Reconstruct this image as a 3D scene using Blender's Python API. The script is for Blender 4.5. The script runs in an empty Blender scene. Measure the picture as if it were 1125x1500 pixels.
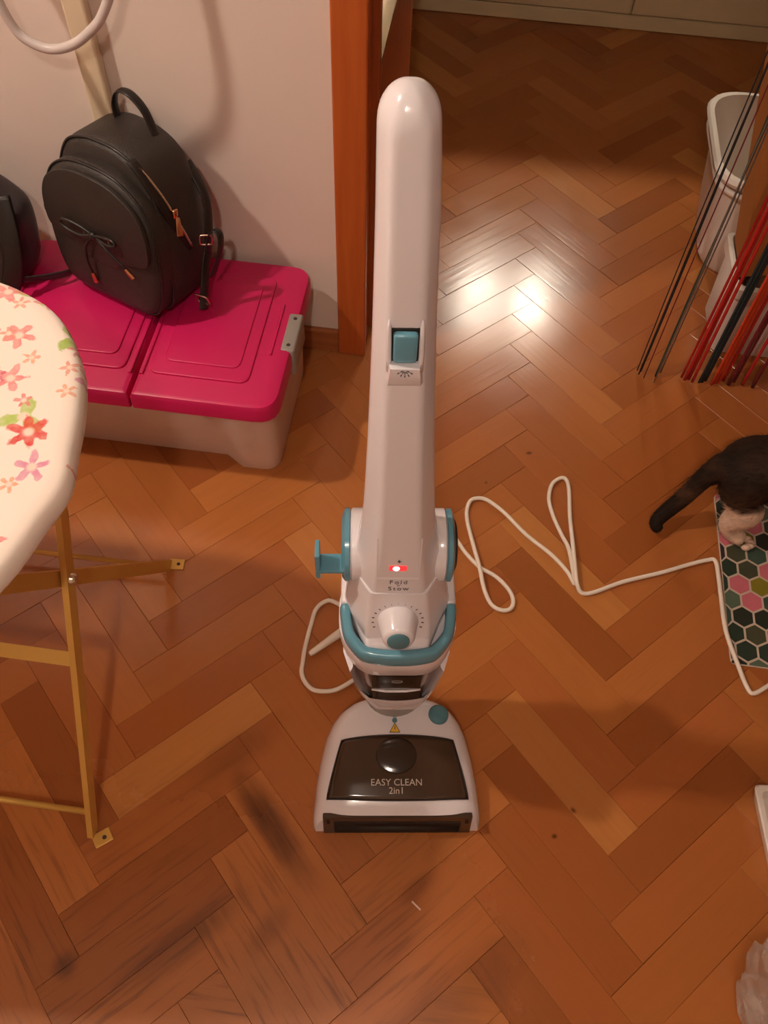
import bpy, bmesh, math, random
from math import sin, cos, pi, radians, sqrt, atan2
from mathutils import Vector, Matrix, noise

S = bpy.context.scene
COL = S.collection
random.seed(7)

# ------------------------------------------------------------------ camera
# room frame: X along the doorway wall, Y through the doorway, Z up
cam_d = bpy.data.cameras.new('camera')
cam = bpy.data.objects.new('camera', cam_d)
COL.objects.link(cam)
cam_d.sensor_fit = 'VERTICAL'
cam_d.sensor_height = 36.0
cam_d.lens = 36.0 * 1237.0 / 1500.0
cam_d.clip_start = 0.02
PITCH, ROLL, YAW, EYE = radians(57.03), radians(2.75), radians(5.2), 1.42
fw = Vector((0, cos(PITCH), -sin(PITCH)))
up = Vector((0, sin(PITCH), cos(PITCH)))
rt = Vector((1, 0, 0))
r2 = rt * cos(ROLL) + up * sin(ROLL)
u2 = -rt * sin(ROLL) + up * cos(ROLL)
M = Matrix((r2, u2, -fw)).transposed()
M = Matrix.Rotation(YAW, 3, 'Z') @ M
cam.matrix_world = Matrix.Translation((0, 0, EYE)) @ M.to_4x4()
S.camera = cam

# ------------------------------------------------------------------ world, exposure
w = bpy.data.worlds.new('world')
S.world = w
w.use_nodes = True
w.node_tree.nodes['Background'].inputs[0].default_value = (1.0, 0.85, 0.7, 1)
w.node_tree.nodes['Background'].inputs[1].default_value = 0.02
S.view_settings.view_transform = 'Standard'
S.view_settings.look = 'None'
S.view_settings.gamma = 1.0
S.view_settings.use_curve_mapping = False
S.view_settings.exposure = 0.0

# lamps of the two rooms (built further down): position, strength, colour
LAMP_A = ((-0.05, -0.545, 2.20), 620.0, (1.0, 0.85, 0.71))
LAMP_B = ((-1.34, 0.66, 2.20), 1250.0, (1.0, 0.85, 0.71))
LAMP_HALL = [((0.118, 3.125, 1.42), 2900.0, (1.0, 0.90, 0.74)), ((0.379, 3.115, 1.42), 2900.0, (1.0, 0.90, 0.74))]


# ------------------------------------------------------------------ helpers
def srgb(r, g, b):
    f = lambda c: (c / 255 / 12.92) if c / 255 <= 0.04045 else ((c / 255 + 0.055) / 1.055) ** 2.4
    return (f(r), f(g), f(b), 1)


def mat(name, col, rough=0.5, metal=0.0, var=0.06, scale=8.0, bump=0.0, bscale=60.0, spec=0.5, coat=0.0,
        trans=0.0, emit=None, estr=0.0, sss=0.0, sheen=0.0, ior=1.45):
    m = bpy.data.materials.new(name)
    m.use_nodes = True
    nt = m.node_tree
    b = nt.nodes['Principled BSDF']
    b.inputs['Roughness'].default_value = rough
    b.inputs['Metallic'].default_value = metal
    b.inputs['Specular IOR Level'].default_value = spec
    b.inputs['IOR'].default_value = ior
    b.inputs['Coat Weight'].default_value = coat
    b.inputs['Coat Roughness'].default_value = 0.08
    b.inputs['Transmission Weight'].default_value = trans
    b.inputs['Sheen Weight'].default_value = sheen
    if sss:
        b.inputs['Subsurface Weight'].default_value = sss
        b.inputs['Subsurface Radius'].default_value = (0.01, 0.008, 0.006)
    tc = nt.nodes.new('ShaderNodeTexCoord')
    n = nt.nodes.new('ShaderNodeTexNoise')
    n.inputs['Scale'].default_value = scale
    n.inputs['Detail'].default_value = 4
    nt.links.new(tc.outputs['Object'], n.inputs['Vector'])
    mx = nt.nodes.new('ShaderNodeMix')
    mx.data_type = 'RGBA'
    mx.inputs['A'].default_value = tuple(c * (1 - var) for c in col[:3]) + (1,)
    mx.inputs['B'].default_value = tuple(min(1, c * (1 + var)) for c in col[:3]) + (1,)
    nt.links.new(n.outputs['Fac'], mx.inputs['Factor'])
    nt.links.new(mx.outputs['Result'], b.inputs['Base Color'])
    if bump:
        n2 = nt.nodes.new('ShaderNodeTexNoise')
        n2.inputs['Scale'].default_value = bscale
        n2.inputs['Detail'].default_value = 3
        nt.links.new(tc.outputs['Object'], n2.inputs['Vector'])
        bp = nt.nodes.new('ShaderNodeBump')
        bp.inputs['Strength'].default_value = bump
        bp.inputs['Distance'].default_value = 0.002
        nt.links.new(n2.outputs['Fac'], bp.inputs['Height'])
        nt.links.new(bp.outputs['Normal'], b.inputs['Normal'])
    if emit:
        b.inputs['Emission Color'].default_value = tuple(emit[:3]) + (1,)
        b.inputs['Emission Strength'].default_value = estr
    return m


def mesh(name, vf, m, parent=None, smooth=False, loc=None, rot=None, ang=None):
    v, f = vf
    me = bpy.data.meshes.new(name)
    me.from_pydata([tuple(p) for p in v], [], f)
    bm = bmesh.new()
    bm.from_mesh(me)
    bmesh.ops.recalc_face_normals(bm, faces=bm.faces)
    bm.to_mesh(me)
    bm.free()
    if smooth:
        me.polygons.foreach_set('use_smooth', [True] * len(me.polygons))
        if ang is not None:
            me.set_sharp_from_angle(angle=radians(ang))
    o = bpy.data.objects.new(name, me)
    COL.objects.link(o)
    if m is not None:
        me.materials.append(m)
    if parent is not None:
        o.parent = parent
    if loc is not None:
        o.location = loc
    if rot is not None:
        o.rotation_euler = rot
    return o


def thing(name, label, cat, loc=(0, 0, 0), rot=(0, 0, 0), group=None):
    o = bpy.data.objects.new(name, None)
    COL.objects.link(o)
    o.location = loc
    o.rotation_euler = rot
    o.empty_display_size = 0.05
    o['label'] = label
    o['category'] = cat
    if group:
        o['group'] = group
    return o


def tag(o, label, cat, group=None):
    o['label'] = label
    o['category'] = cat
    if group:
        o['group'] = group
    return o


def struct(o, label=None, cat=None):
    o['kind'] = 'structure'
    if label:
        o['label'] = label
    if cat:
        o['category'] = cat
    return o


def merge(*vfs):
    V, F = [], []
    for v, f in vfs:
        k = len(V)
        V += list(v)
        F += [tuple(i + k for i in q) for q in f]
    return V, F


def xf(vf, loc=(0, 0, 0), rot=(0, 0, 0), sc=(1, 1, 1)):
    from mathutils import Euler
    R = Euler(rot).to_matrix()
    L = Vector(loc)
    return [R @ Vector((p[0] * sc[0], p[1] * sc[1], p[2] * sc[2])) + L for p in vf[0]], vf[1]


def box(x0, x1, y0, y1, z0, z1, bev=0.0, seg=2):
    bm = bmesh.new()
    bmesh.ops.create_cube(bm, size=1)
    for v in bm.verts:
        v.co = Vector(((x0 + x1) / 2 + v.co.x * (x1 - x0), (y0 + y1) / 2 + v.co.y * (y1 - y0), (z0 + z1) / 2 + v.co.z * (z1 - z0)))
    if bev:
        bmesh.ops.bevel(bm, geom=bm.edges[:], offset=bev, segments=seg, affect='EDGES', profile=0.5)
    bm.verts.index_update()
    r = ([v.co.copy() for v in bm.verts], [tuple(v.index for v in f.verts) for f in bm.faces])
    bm.free()
    return r


def loft(rings, cap=True, closed=True):
    n = len(rings[0])
    V = [Vector(p) for r in rings for p in r]
    F = []
    for i in range(len(rings) - 1):
        for j in range(n if closed else n - 1):
            a, b = i * n + j, i * n + (j + 1) % n
            F.append((a, b, b + n, a + n))
    if cap and closed:
        F.append(tuple(range(n))[::-1])
        F.append(tuple(range((len(rings) - 1) * n, len(rings) * n)))
    return V, F


def spline(P, sub=6, closed=False):
    P = [Vector(p) for p in P]
    n = len(P)
    out = []
    for i in range(n if closed else n - 1):
        if closed:
            a, b, c, d = P[i - 1], P[i], P[(i + 1) % n], P[(i + 2) % n]
        else:
            a, b, c, d = P[max(i - 1, 0)], P[i], P[i + 1], P[min(i + 2, n - 1)]
        for k in range(sub):
            t = k / sub
            out.append(0.5 * ((2 * b) + (c - a) * t + (2 * a - 5 * b + 4 * c - d) * t * t + (3 * b - a - 3 * c + d) * t ** 3))
    if not closed:
        out.append(P[-1])
    return out


def tube(P, r, n=8, closed=False, flat=None):
    """sweep; r number or list; flat=(a,b): elliptical section, a sideways, b along 'up' """
    P = [Vector(p) for p in P]
    N = len(P)
    rings = []
    ref = None
    for i in range(N):
        if closed:
            t = P[(i + 1) % N] - P[i - 1]
        else:
            t = P[min(i + 1, N - 1)] - P[max(i - 1, 0)]
        t.normalize()
        if ref is None:
            ref = Vector((0, 0, 1)) if abs(t.z) < 0.9 else Vector((1, 0, 0))
        s = t.cross(ref).normalized()
        ref = s.cross(t).normalized()
        rr = r[i] if isinstance(r, (list, tuple)) else r
        a, b = (rr, rr) if flat is None else flat
        rings.append([P[i] + s * (a * cos(2 * pi * k / n)) + ref * (b * sin(2 * pi * k / n)) for k in range(n)])
    if closed:
        rings.append(rings[0])
        return loft(rings, cap=False)
    return loft(rings)


def lathe(prof, n=24, axis='z'):
    rings = []
    for r, h in prof:
        ring = []
        for k in range(n):
            a = 2 * pi * k / n
            p = (r * cos(a), r * sin(a), h)
            if axis == 'x':
                p = (h, r * cos(a), r * sin(a))
            if axis == 'y':
                p = (r * cos(a), h, r * sin(a))
            ring.append(Vector(p))
        rings.append(ring)
    return loft(rings)


def roundpoly(P, r, n=4):
    """round the corners of a 2-D polygon; r number or list"""
    out = []
    N = len(P)
    for i in range(N):
        a, b, c = Vector(P[i - 1]), Vector(P[i]), Vector(P[(i + 1) % N])
        rr = r[i] if isinstance(r, (list, tuple)) else r
        d1, d2 = (a - b), (c - b)
        k1, k2 = min(rr, d1.length * 0.48), min(rr, d2.length * 0.48)
        p, q = b + d1.normalized() * k1, b + d2.normalized() * k2
        for k in range(n + 1):
            t = k / n
            out.append((1 - t) ** 2 * p + 2 * t * (1 - t) * b + t * t * q)
    return out


def prism(poly, z0, z1, bev=0.0):
    """extrude a 2-D polygon in z, with an optional rounded edge"""
    bm = bmesh.new()
    vs = [bm.verts.new((p[0], p[1], z0)) for p in poly]
    f = bm.faces.new(vs)
    ex = bmesh.ops.extrude_face_region(bm, geom=[f])
    for v in ex['geom']:
        if isinstance(v, bmesh.types.BMVert):
            v.co.z = z1
    if bev:
        es = [e for e in bm.edges if abs(e.verts[0].co.z - e.verts[1].co.z) < 1e-9]
        bmesh.ops.bevel(bm, geom=es, offset=bev, segments=3, affect='EDGES', profile=0.5)
    bm.verts.index_update()
    r = ([v.co.copy() for v in bm.verts], [tuple(v.index for v in f.verts) for f in bm.faces])
    bm.free()
    return r


def zx(vf):
    """(x,y,z) prism -> standing in the XZ plane, extruded along -Y"""
    return [Vector((p[0], -p[2], p[1])) for p in vf[0]], vf[1]


def text_vf(s, size, ext=0.0004, spacing=1.0):
    cu = bpy.data.curves.new('t', 'FONT')
    cu.body = s
    cu.size = size
    cu.align_x = 'CENTER'
    cu.align_y = 'CENTER'
    cu.extrude = ext
    cu.resolution_u = 3
    cu.space_character = spacing
    o = bpy.data.objects.new('t', cu)
    COL.objects.link(o)
    dg = bpy.context.evaluated_depsgraph_get()
    me = bpy.data.meshes.new_from_object(o.evaluated_get(dg))
    r = ([v.co.copy() for v in me.vertices], [tuple(p.vertices) for p in me.polygons])
    bpy.data.objects.remove(o)
    bpy.data.curves.remove(cu)
    bpy.data.meshes.remove(me)
    return r


# ------------------------------------------------------------------ materials
M_WALL = mat('wall_paint', srgb(230, 213, 202), 0.75, var=0.03, scale=3, bump=0.15, bscale=90)
M_CEIL = mat('ceiling_paint', srgb(236, 228, 218), 0.8, var=0.02)
M_SUB = mat('floor_joint', srgb(70, 36, 18), 0.9, var=0.2, scale=30)
M_WHITE = mat('white_plastic', srgb(226, 219, 222), 0.22, var=0.012, coat=0.25)
M_WHITE2 = mat('white_abs', srgb(230, 224, 226), 0.3, var=0.012)
M_TEAL = mat('teal_plastic', srgb(94, 148, 166), 0.22, var=0.03, coat=0.3)
M_TEAL_D = mat('teal_rubber', srgb(82, 124, 134), 0.5, var=0.04)
M_SMOKE = mat('smoked_plastic', srgb(62, 44, 30), 0.12, var=0.1, coat=0.4)
M_SMOKE2 = mat('smoked_plastic_clear', srgb(112, 80, 62), 0.14, var=0.15, coat=0.3)
M_DOME = mat('smoked_plastic_deep', srgb(44, 31, 21), 0.14, var=0.05, coat=0.3)
M_DARK = mat('dark_inside', srgb(26, 18, 12), 0.6, var=0.1)
M_INK = mat('dark_print', srgb(58, 46, 46), 0.6, var=0.05)
M_PRINT = mat('silver_print', srgb(186, 172, 156), 0.4, var=0.05)
M_CABLE = mat('white_cable', srgb(236, 222, 206), 0.45, var=0.03)
M_GOLD = mat('gold_paint', srgb(214, 168, 84), 0.38, metal=0.25, var=0.08, scale=20)
M_PINK = mat('pink_plastic', srgb(200, 26, 90), 0.36, var=0.04, bump=0.05, bscale=200)
M_TUB = mat('frosted_plastic', srgb(208, 182, 168), 0.35, var=0.2, scale=9, sss=0.15)
M_CLIP = mat('grey_clip', srgb(150, 142, 134), 0.4, var=0.05)
M_LEATHER = mat('black_leather', srgb(46, 40, 36), 0.46, var=0.12, bump=0.35, bscale=420)
M_LEATHER2 = mat('black_leather_smooth', srgb(36, 31, 29), 0.34, var=0.1, bump=0.1, bscale=300)
M_NYLON = mat('dark_nylon', srgb(66, 58, 60), 0.38, var=0.2, bump=0.3, bscale=60)
M_BRASS = mat('rose_gold', srgb(226, 172, 132), 0.22, metal=1.0, var=0.04)
M_STEEL = mat('pale_metal', srgb(214, 200, 176), 0.25, metal=1.0, var=0.04)
M_CREAM = mat('cream_lacquer', srgb(238, 224, 184), 0.4, var=0.04)
M_GLASS = mat('frosted_pane', srgb(150, 153, 150), 0.18, var=0.12, scale=3, coat=0.5)
M_CARD = mat('cardboard', srgb(176, 112, 52), 0.8, var=0.12, scale=12)
M_BASKET = mat('white_basket_plastic', srgb(232, 222, 212), 0.32, var=0.03)
M_TRUNK = mat('ivory_trunking', srgb(226, 206, 176), 0.5, var=0.03)
M_HOSE = mat('grey_hose', srgb(206, 194, 190), 0.3, var=0.05, sss=0.1)


def wood_mat(name, c1, c2, rough=0.4, axis=2, scale=3.0):
    m = bpy.data.materials.new(name)
    m.use_nodes = True
    nt = m.node_tree
    b = nt.nodes['Principled BSDF']
    b.inputs['Roughness'].default_value = rough
    tc = nt.nodes.new('ShaderNodeTexCoord')
    mp = nt.nodes.new('ShaderNodeMapping')
    s = [22.0, 22.0, 22.0]
    s[axis] = 1.2
    mp.inputs['Scale'].default_value = s
    nt.links.new(tc.outputs['Object'], mp.inputs['Vector'])
    n = nt.nodes.new('ShaderNodeTexNoise')
    n.inputs['Scale'].default_value = scale
    n.inputs['Detail'].default_value = 6
    n.inputs['Distortion'].default_value = 0.6
    nt.links.new(mp.outputs['Vector'], n.inputs['Vector'])
    cr = nt.nodes.new('ShaderNodeValToRGB')
    cr.color_ramp.elements[0].position = 0.3
    cr.color_ramp.elements[1].position = 0.75
    cr.color_ramp.elements[0].color = c1
    cr.color_ramp.elements[1].color = c2
    nt.links.new(n.outputs['Fac'], cr.inputs['Fac'])
    # knots
    vo = nt.nodes.new('ShaderNodeTexVoronoi')
    vo.inputs['Scale'].default_value = 4.5
    nt.links.new(tc.outputs['Object'], vo.inputs['Vector'])
    kr = nt.nodes.new('ShaderNodeMapRange')
    kr.inputs['From Min'].default_value = 0.03
    kr.inputs['From Max'].default_value = 0.09
    kr.inputs['To Min'].default_value = 0.55
    kr.inputs['To Max'].default_value = 1.0
    nt.links.new(vo.outputs['Distance'], kr.inputs['Value'])
    mu = nt.nodes.new('ShaderNodeMix')
    mu.data_type = 'RGBA'
    mu.blend_type = 'MULTIPLY'
    mu.inputs['Factor'].default_value = 1
    nt.links.new(cr.outputs['Color'], mu.inputs['A'])
    nt.links.new(kr.outputs['Result'], mu.inputs['B'])
    nt.links.new(mu.outputs['Result'], b.inputs['Base Color'])
    return m


M_JAMB = wood_mat('varnished_pine', srgb(176, 84, 32), srgb(196, 102, 44), 0.38)
M_JAMB_D = wood_mat('varnished_pine_door', srgb(140, 62, 22), srgb(166, 80, 34), 0.4)
M_SKIRT = wood_mat('skirting_wood', srgb(150, 84, 44), srgb(176, 106, 60), 0.45, axis=0)


def parquet_mat():
    m = bpy.data.materials.new('oak_parquet')
    m.use_nodes = True
    nt = m.node_tree
    L = nt.links.new
    b = nt.nodes['Principled BSDF']
    oi = nt.nodes.new('ShaderNodeObjectInfo')
    tc = nt.nodes.new('ShaderNodeTexCoord')
    geo = nt.nodes.new('ShaderNodeNewGeometry')

    def math_(op, a, b_=None, c=None):
        n = nt.nodes.new('ShaderNodeMath')
        n.operation = op
        for i, v in enumerate((a, b_, c)):
            if v is None:
                continue
            if isinstance(v, (int, float)):
                n.inputs[i].default_value = v
            else:
                L(v, n.inputs[i])
        return n.outputs[0]

    def mixc(fac, a, b_, mode='MIX'):
        n = nt.nodes.new('ShaderNodeMix')
        n.data_type = 'RGBA'
        n.blend_type = mode
        for k, v in (('Factor', fac), ('A', a), ('B', b_)):
            if isinstance(v, (int, float, tuple)):
                n.inputs[k].default_value = v
            else:
                L(v, n.inputs[k])
        return n.outputs['Result']

    # shift the grain per plank
    addv = nt.nodes.new('ShaderNodeVectorMath')
    addv.operation = 'ADD'
    cmb = nt.nodes.new('ShaderNodeCombineXYZ')
    L(math_('MULTIPLY', oi.outputs['Random'], 37.0), cmb.inputs[0])
    L(math_('MULTIPLY', oi.outputs['Random'], 91.0), cmb.inputs[1])
    L(tc.outputs['Object'], addv.inputs[0])
    L(cmb.outputs[0], addv.inputs[1])
    mp = nt.nodes.new('ShaderNodeMapping')
    mp.inputs['Scale'].default_value = (3.0, 45.0, 10.0)
    L(addv.outputs[0], mp.inputs['Vector'])
    g1 = nt.nodes.new('ShaderNodeTexNoise')
    g1.inputs['Scale'].default_value = 1.6
    g1.inputs['Detail'].default_value = 6
    g1.inputs['Distortion'].default_value = 0.8
    L(mp.outputs[0], g1.inputs['Vector'])
    mp2 = nt.nodes.new('ShaderNodeMapping')
    mp2.inputs['Scale'].default_value = (9.0, 120.0, 10.0)
    L(addv.outputs[0], mp2.inputs['Vector'])
    g2 = nt.nodes.new('ShaderNodeTexNoise')
    g2.inputs['Scale'].default_value = 1.0
    g2.inputs['Detail'].default_value = 5
    L(mp2.outputs[0], g2.inputs['Vector'])
    # plank tone
    cr = nt.nodes.new('ShaderNodeValToRGB')
    el = cr.color_ramp.elements
    el[0].position = 0.0
    el[0].color = srgb(144, 80, 36)
    el[1].position = 1.0
    el[1].color = srgb(198, 134, 72)
    for p, c in ((0.15, srgb(164, 94, 46)), (0.35, srgb(186, 116, 60)), (0.5, srgb(158, 88, 43)), (0.65, srgb(178, 110, 54)), (0.82, srgb(170, 98, 50))):
        e = el.new(p)
        e.color = c
    L(oi.outputs['Random'], cr.inputs['Fac'])
    c = mixc(math_('MULTIPLY', g1.outputs['Fac'], 0.35), cr.outputs['Color'], srgb(146, 82, 36))
    # fine dark pores
    pr = nt.nodes.new('ShaderNodeMapRange')
    pr.inputs['From Min'].default_value = 0.62
    pr.inputs['From Max'].default_value = 0.78
    L(g2.outputs['Fac'], pr.inputs['Value'])
    c = mixc(math_('MULTIPLY', pr.outputs[0], 0.14), c, srgb(92, 46, 18))
    # worn varnish, grey-brown, stronger in the trodden front of the room
    wn = nt.nodes.new('ShaderNodeTexNoise')
    wn.inputs['Scale'].default_value = 5.0
    wn.inputs['Detail'].default_value = 2
    L(geo.outputs['Position'], wn.inputs['Vector'])
    sep = nt.nodes.new('ShaderNodeSeparateXYZ')
    L(geo.outputs['Position'], sep.inputs[0])
    tr = nt.nodes.new('ShaderNodeMapRange')
    tr.inputs['From Min'].default_value = 0.42
    tr.inputs['From Max'].default_value = 0.05
    L(sep.outputs[1], tr.inputs['Value'])
    tr2 = nt.nodes.new('ShaderNodeMapRange')
    tr2.inputs['From Min'].default_value = 0.30
    tr2.inputs['From Max'].default_value = 0.05
    L(sep.outputs[0], tr2.inputs['Value'])
    trod = math_('MULTIPLY', tr.outputs[0], tr2.outputs[0])
    wr = nt.nodes.new('ShaderNodeMapRange')
    wr.inputs['From Min'].default_value = 0.30
    wr.inputs['From Max'].default_value = 0.75
    L(wn.outputs['Fac'], wr.inputs['Value'])
    worn = math_('MULTIPLY', wr.outputs[0], trod)
    c = mixc(math_('MULTIPLY', worn, 0.6), c, srgb(150, 92, 44))
    pr2 = nt.nodes.new('ShaderNodeMapRange')
    pr2.inputs['From Min'].default_value = 0.52
    pr2.inputs['From Max'].default_value = 0.66
    L(g2.outputs['Fac'], pr2.inputs['Value'])
    c = mixc(math_('MULTIPLY', math_('MULTIPLY', pr2.outputs[0], trod), 0.5), c, srgb(84, 46, 22))
    # old dark stains: centre, direction, half length, half width, depth
    stains = [(-0.185, 0.295, -45, 0.11, 0.026, 0.85), (-0.29, 0.105, 45, 0.11, 0.026, 0.6), (-0.445, 0.058, 0, 0.018, 0.02, 0.85),
              (0.10, 0.06, 45, 0.16, 0.045, 0.4), (-0.27, 0.40, 45, 0.10, 0.03, 0.35), (-0.16, 0.14, 60, 0.04, 0.02, 0.4),
              (0.30, 0.385, -40, 0.006, 0.004, 0.9), (0.27, 0.34, 20, 0.005, 0.004, 0.9), (0.06, 0.235, 45, 0.035, 0.012, 0.45),
              (0.20, 1.11, 20, 0.007, 0.004, 0.8), (0.115, 1.02, 0, 0.003, 0.003, 0.8), (0.22, 1.575, 30, 0.012, 0.004, 0.8)]
    sn = nt.nodes.new('ShaderNodeTexNoise')
    sn.inputs['Scale'].default_value = 14.0
    sn.inputs['Detail'].default_value = 4
    L(geo.outputs['Position'], sn.inputs['Vector'])
    tot = None
    for (x, y, a, hl, hw, dep) in stains:
        a = radians(a)
        dx = math_('SUBTRACT', sep.outputs[0], x)
        dy = math_('SUBTRACT', sep.outputs[1], y)
        uu = math_('DIVIDE', math_('ADD', math_('MULTIPLY', dx, cos(a)), math_('MULTIPLY', dy, sin(a))), hl)
        vv = math_('DIVIDE', math_('SUBTRACT', math_('MULTIPLY', dy, cos(a)), math_('MULTIPLY', dx, sin(a))), hw)
        r_ = math_('SQRT', math_('ADD', math_('MULTIPLY', uu, uu), math_('MULTIPLY', vv, vv)))
        r_ = math_('ADD', r_, math_('MULTIPLY', math_('SUBTRACT', sn.outputs['Fac'], 0.5), 0.9))
        k = nt.nodes.new('ShaderNodeMapRange')
        k.interpolation_type = 'SMOOTHSTEP'
        k.inputs['From Min'].default_value = 1.45
        k.inputs['From Max'].default_value = 0.25
        k.inputs['To Max'].default_value = dep
        L(r_, k.inputs['Value'])
        tot = k.outputs[0] if tot is None else math_('MAXIMUM', tot, k.outputs[0])
    tot = math_('MULTIPLY', tot, math_('ADD', 0.35, math_('MULTIPLY', g1.outputs['Fac'], 0.9)))
    c = mixc(tot, c, srgb(58, 22, 8))
    L(c, b.inputs['Base Color'])
    # varnish: satin, duller where worn
    rn = nt.nodes.new('ShaderNodeTexNoise')
    rn.inputs['Scale'].default_value = 9.0
    rn.inputs['Detail'].default_value = 5
    L(geo.outputs['Position'], rn.inputs['Vector'])
    ro = math_('ADD', 0.16, math_('MULTIPLY', rn.outputs['Fac'], 0.12))
    ro = math_('ADD', ro, math_('MULTIPLY', trod, 0.2))
    L(ro, b.inputs['Roughness'])
    b.inputs['Specular IOR Level'].default_value = 0.5
    bp = nt.nodes.new('ShaderNodeBump')
    bp.inputs['Strength'].default_value = 0.25
    bp.inputs['Distance'].default_value = 0.0012
    hh = math_('ADD', math_('MULTIPLY', g1.outputs['Fac'], 0.6), math_('MULTIPLY', g2.outputs['Fac'], 0.4))
    L(hh, bp.inputs['Height'])
    L(bp.outputs['Normal'], b.inputs['Normal'])
    return m


M_OAK = parquet_mat()

# ------------------------------------------------------------------ the room shell
WY = 1.345          # near face of the doorway wall
WT = 0.058           # its thickness
OX0, OX1 = -0.186, 0.86   # clear opening
floor = struct(mesh('floor', box(-2.0, 2.0, -1.2, 3.35, -0.06, -0.009), M_SUB))
struct(mesh('ceiling', box(-2.0, 2.0, -1.2, 3.35, 2.6, 2.66), M_CEIL))
struct(mesh('wall_front', merge(box(-2.0, OX0 - 0.03, WY, WY + WT, 0, 2.6), box(OX1 + 0.03, 2.0, WY, WY + WT, 0, 2.6), box(OX0 - 0.03, OX1 + 0.03, WY, WY + WT, 2.08, 2.6)), M_WALL))
struct(mesh('wall_left', box(-2.06, -2.0, -1.2, 3.35, 0, 2.6), M_WALL))
struct(mesh('wall_right', box(2.0, 2.06, -1.2, 3.35, 0, 2.6), M_WALL))
struct(mesh('wall_back', box(-2.0, 2.0, -1.26, -1.2, 0, 2.6), M_WALL))
struct(mesh('wall_far', box(-2.0, 2.0, 3.35, 3.41, 0, 2.6), M_WALL))
struct(mesh('baseboard_front', box(-2.0, OX0 - 0.056, WY - 0.013, WY, 0, 0.062, 0.003), M_SKIRT))

# parquet: herringbone, each plank a block of its own
PW, PL = 0.0699, 0.2952
th = radians(-44.8)
ex, ey = Vector((cos(th), sin(th))), Vector((-sin(th), cos(th)))
o0 = Vector((0.2281, 1.4027)) * EYE
o0 = Vector((o0.x * cos(YAW) - o0.y * sin(YAW), o0.x * sin(YAW) + o0.y * cos(YAW)))


def plank_mesh(l, w_):
    c = 0.0005
    hl, hw = l / 2 - 0.00015, w_ / 2 - 0.00015
    V = []
    for (a, b_, z) in ((hl, hw, -0.009), (hl, hw, -c), (hl - c, hw - c, 0)):
        V += [(-a, -b_, z), (a, -b_, z), (a, b_, z), (-a, b_, z)]
    F = [(3, 2, 1, 0), (8, 9, 10, 11)]
    for k in (0, 4):
        for j in range(4):
            F.append((k + j, k + (j + 1) % 4, k + 4 + (j + 1) % 4, k + 4 + j))
    return V, F


def topx(p):
    d = Vector((p.x, p.y, -EYE))
    v = M.transposed() @ d
    if v.z > -0.01:
        return None
    return 562.5 + 1237 * v.x / -v.z, 750 - 1237 * v.y / -v.z


seen, unseen = [], []
for mm in range(-9, 10):
    for k in range(-60, 60):
        for kind in (0, 1):
            if kind == 0:
                u, v = k * PW + mm * PL + PL / 2, -k * PW + mm * PL + PW / 2
            else:
                u, v = (k - 0.5) * PW + mm * PL, -k * PW + PW - PL / 2 + mm * PL
            c = o0 + ex * u + ey * v
            if not (-1.85 < c.x < 1.85 and -1.05 < c.y < 3.2):
                continue
            q = topx(c)
            tgt = unseen
            if q and -50 < q[0] < 1175 and -40 < q[1] < 1550:
                d = sqrt(c.x ** 2 + c.y ** 2 + EYE ** 2)
                seen.append((d, c, kind))
            else:
                unseen.append((c, kind))
seen.sort(key=lambda s: s[0])
pm = bpy.data.meshes.new('plank')
pv, pf = plank_mesh(PL, PW)
pm.from_pydata(pv, [], pf)
pm.materials.append(M_OAK)
for i, (d, c, kind) in enumerate(seen):
    if i >= 300:
        unseen.append((c, kind))
        continue
    o = bpy.data.objects.new('plank', pm)
    o.parent = floor
    o.location = (c.x, c.y, -random.random() * 0.0007)
    o.rotation_euler = (random.uniform(-1, 1) * 0.004, random.uniform(-1, 1) * 0.0015, th + kind * pi / 2 + random.choice((0, pi)) + random.uniform(-1, 1) * 0.002)
    COL.objects.link(o)
V, F = [], []
for c, kind in unseen:
    a = th + kind * pi / 2
    k = len(V)
    V += [(c.x + x * cos(a) - y * sin(a), c.y + x * sin(a) + y * cos(a), z - 0.0004) for x, y, z in pv]
    F += [tuple(i + k for i in f) for f in pf]
o = mesh('parquet_rest', (V, F), M_OAK, floor)
o['kind'] = 'stuff'

# door frame: architrave, lining
struct(mesh('trim_1', merge(box(OX0 - 0.056, OX0 + 0.004, WY - 0.016, WY, 0, 2.08, 0.003)), M_JAMB))
struct(mesh('trim_2', merge(box(OX0 - 0.03, OX0, WY, WY + WT + 0.003, 0, 2.05), box(OX1, OX1 + 0.03, WY, WY + WT + 0.003, 0, 2.05), box(OX0, OX1, WY, WY + WT + 0.003, 2.05, 2.08)), M_JAMB))
struct(mesh('trim_3', box(OX1 - 0.004, OX1 + 0.056, WY - 0.016, WY, 0, 2.08, 0.003), M_JAMB))
struct(mesh('trim_4', box(OX0 - 0.056, OX1 + 0.056, WY - 0.016, WY, 2.08, 2.14, 0.003), M_JAMB))

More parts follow.
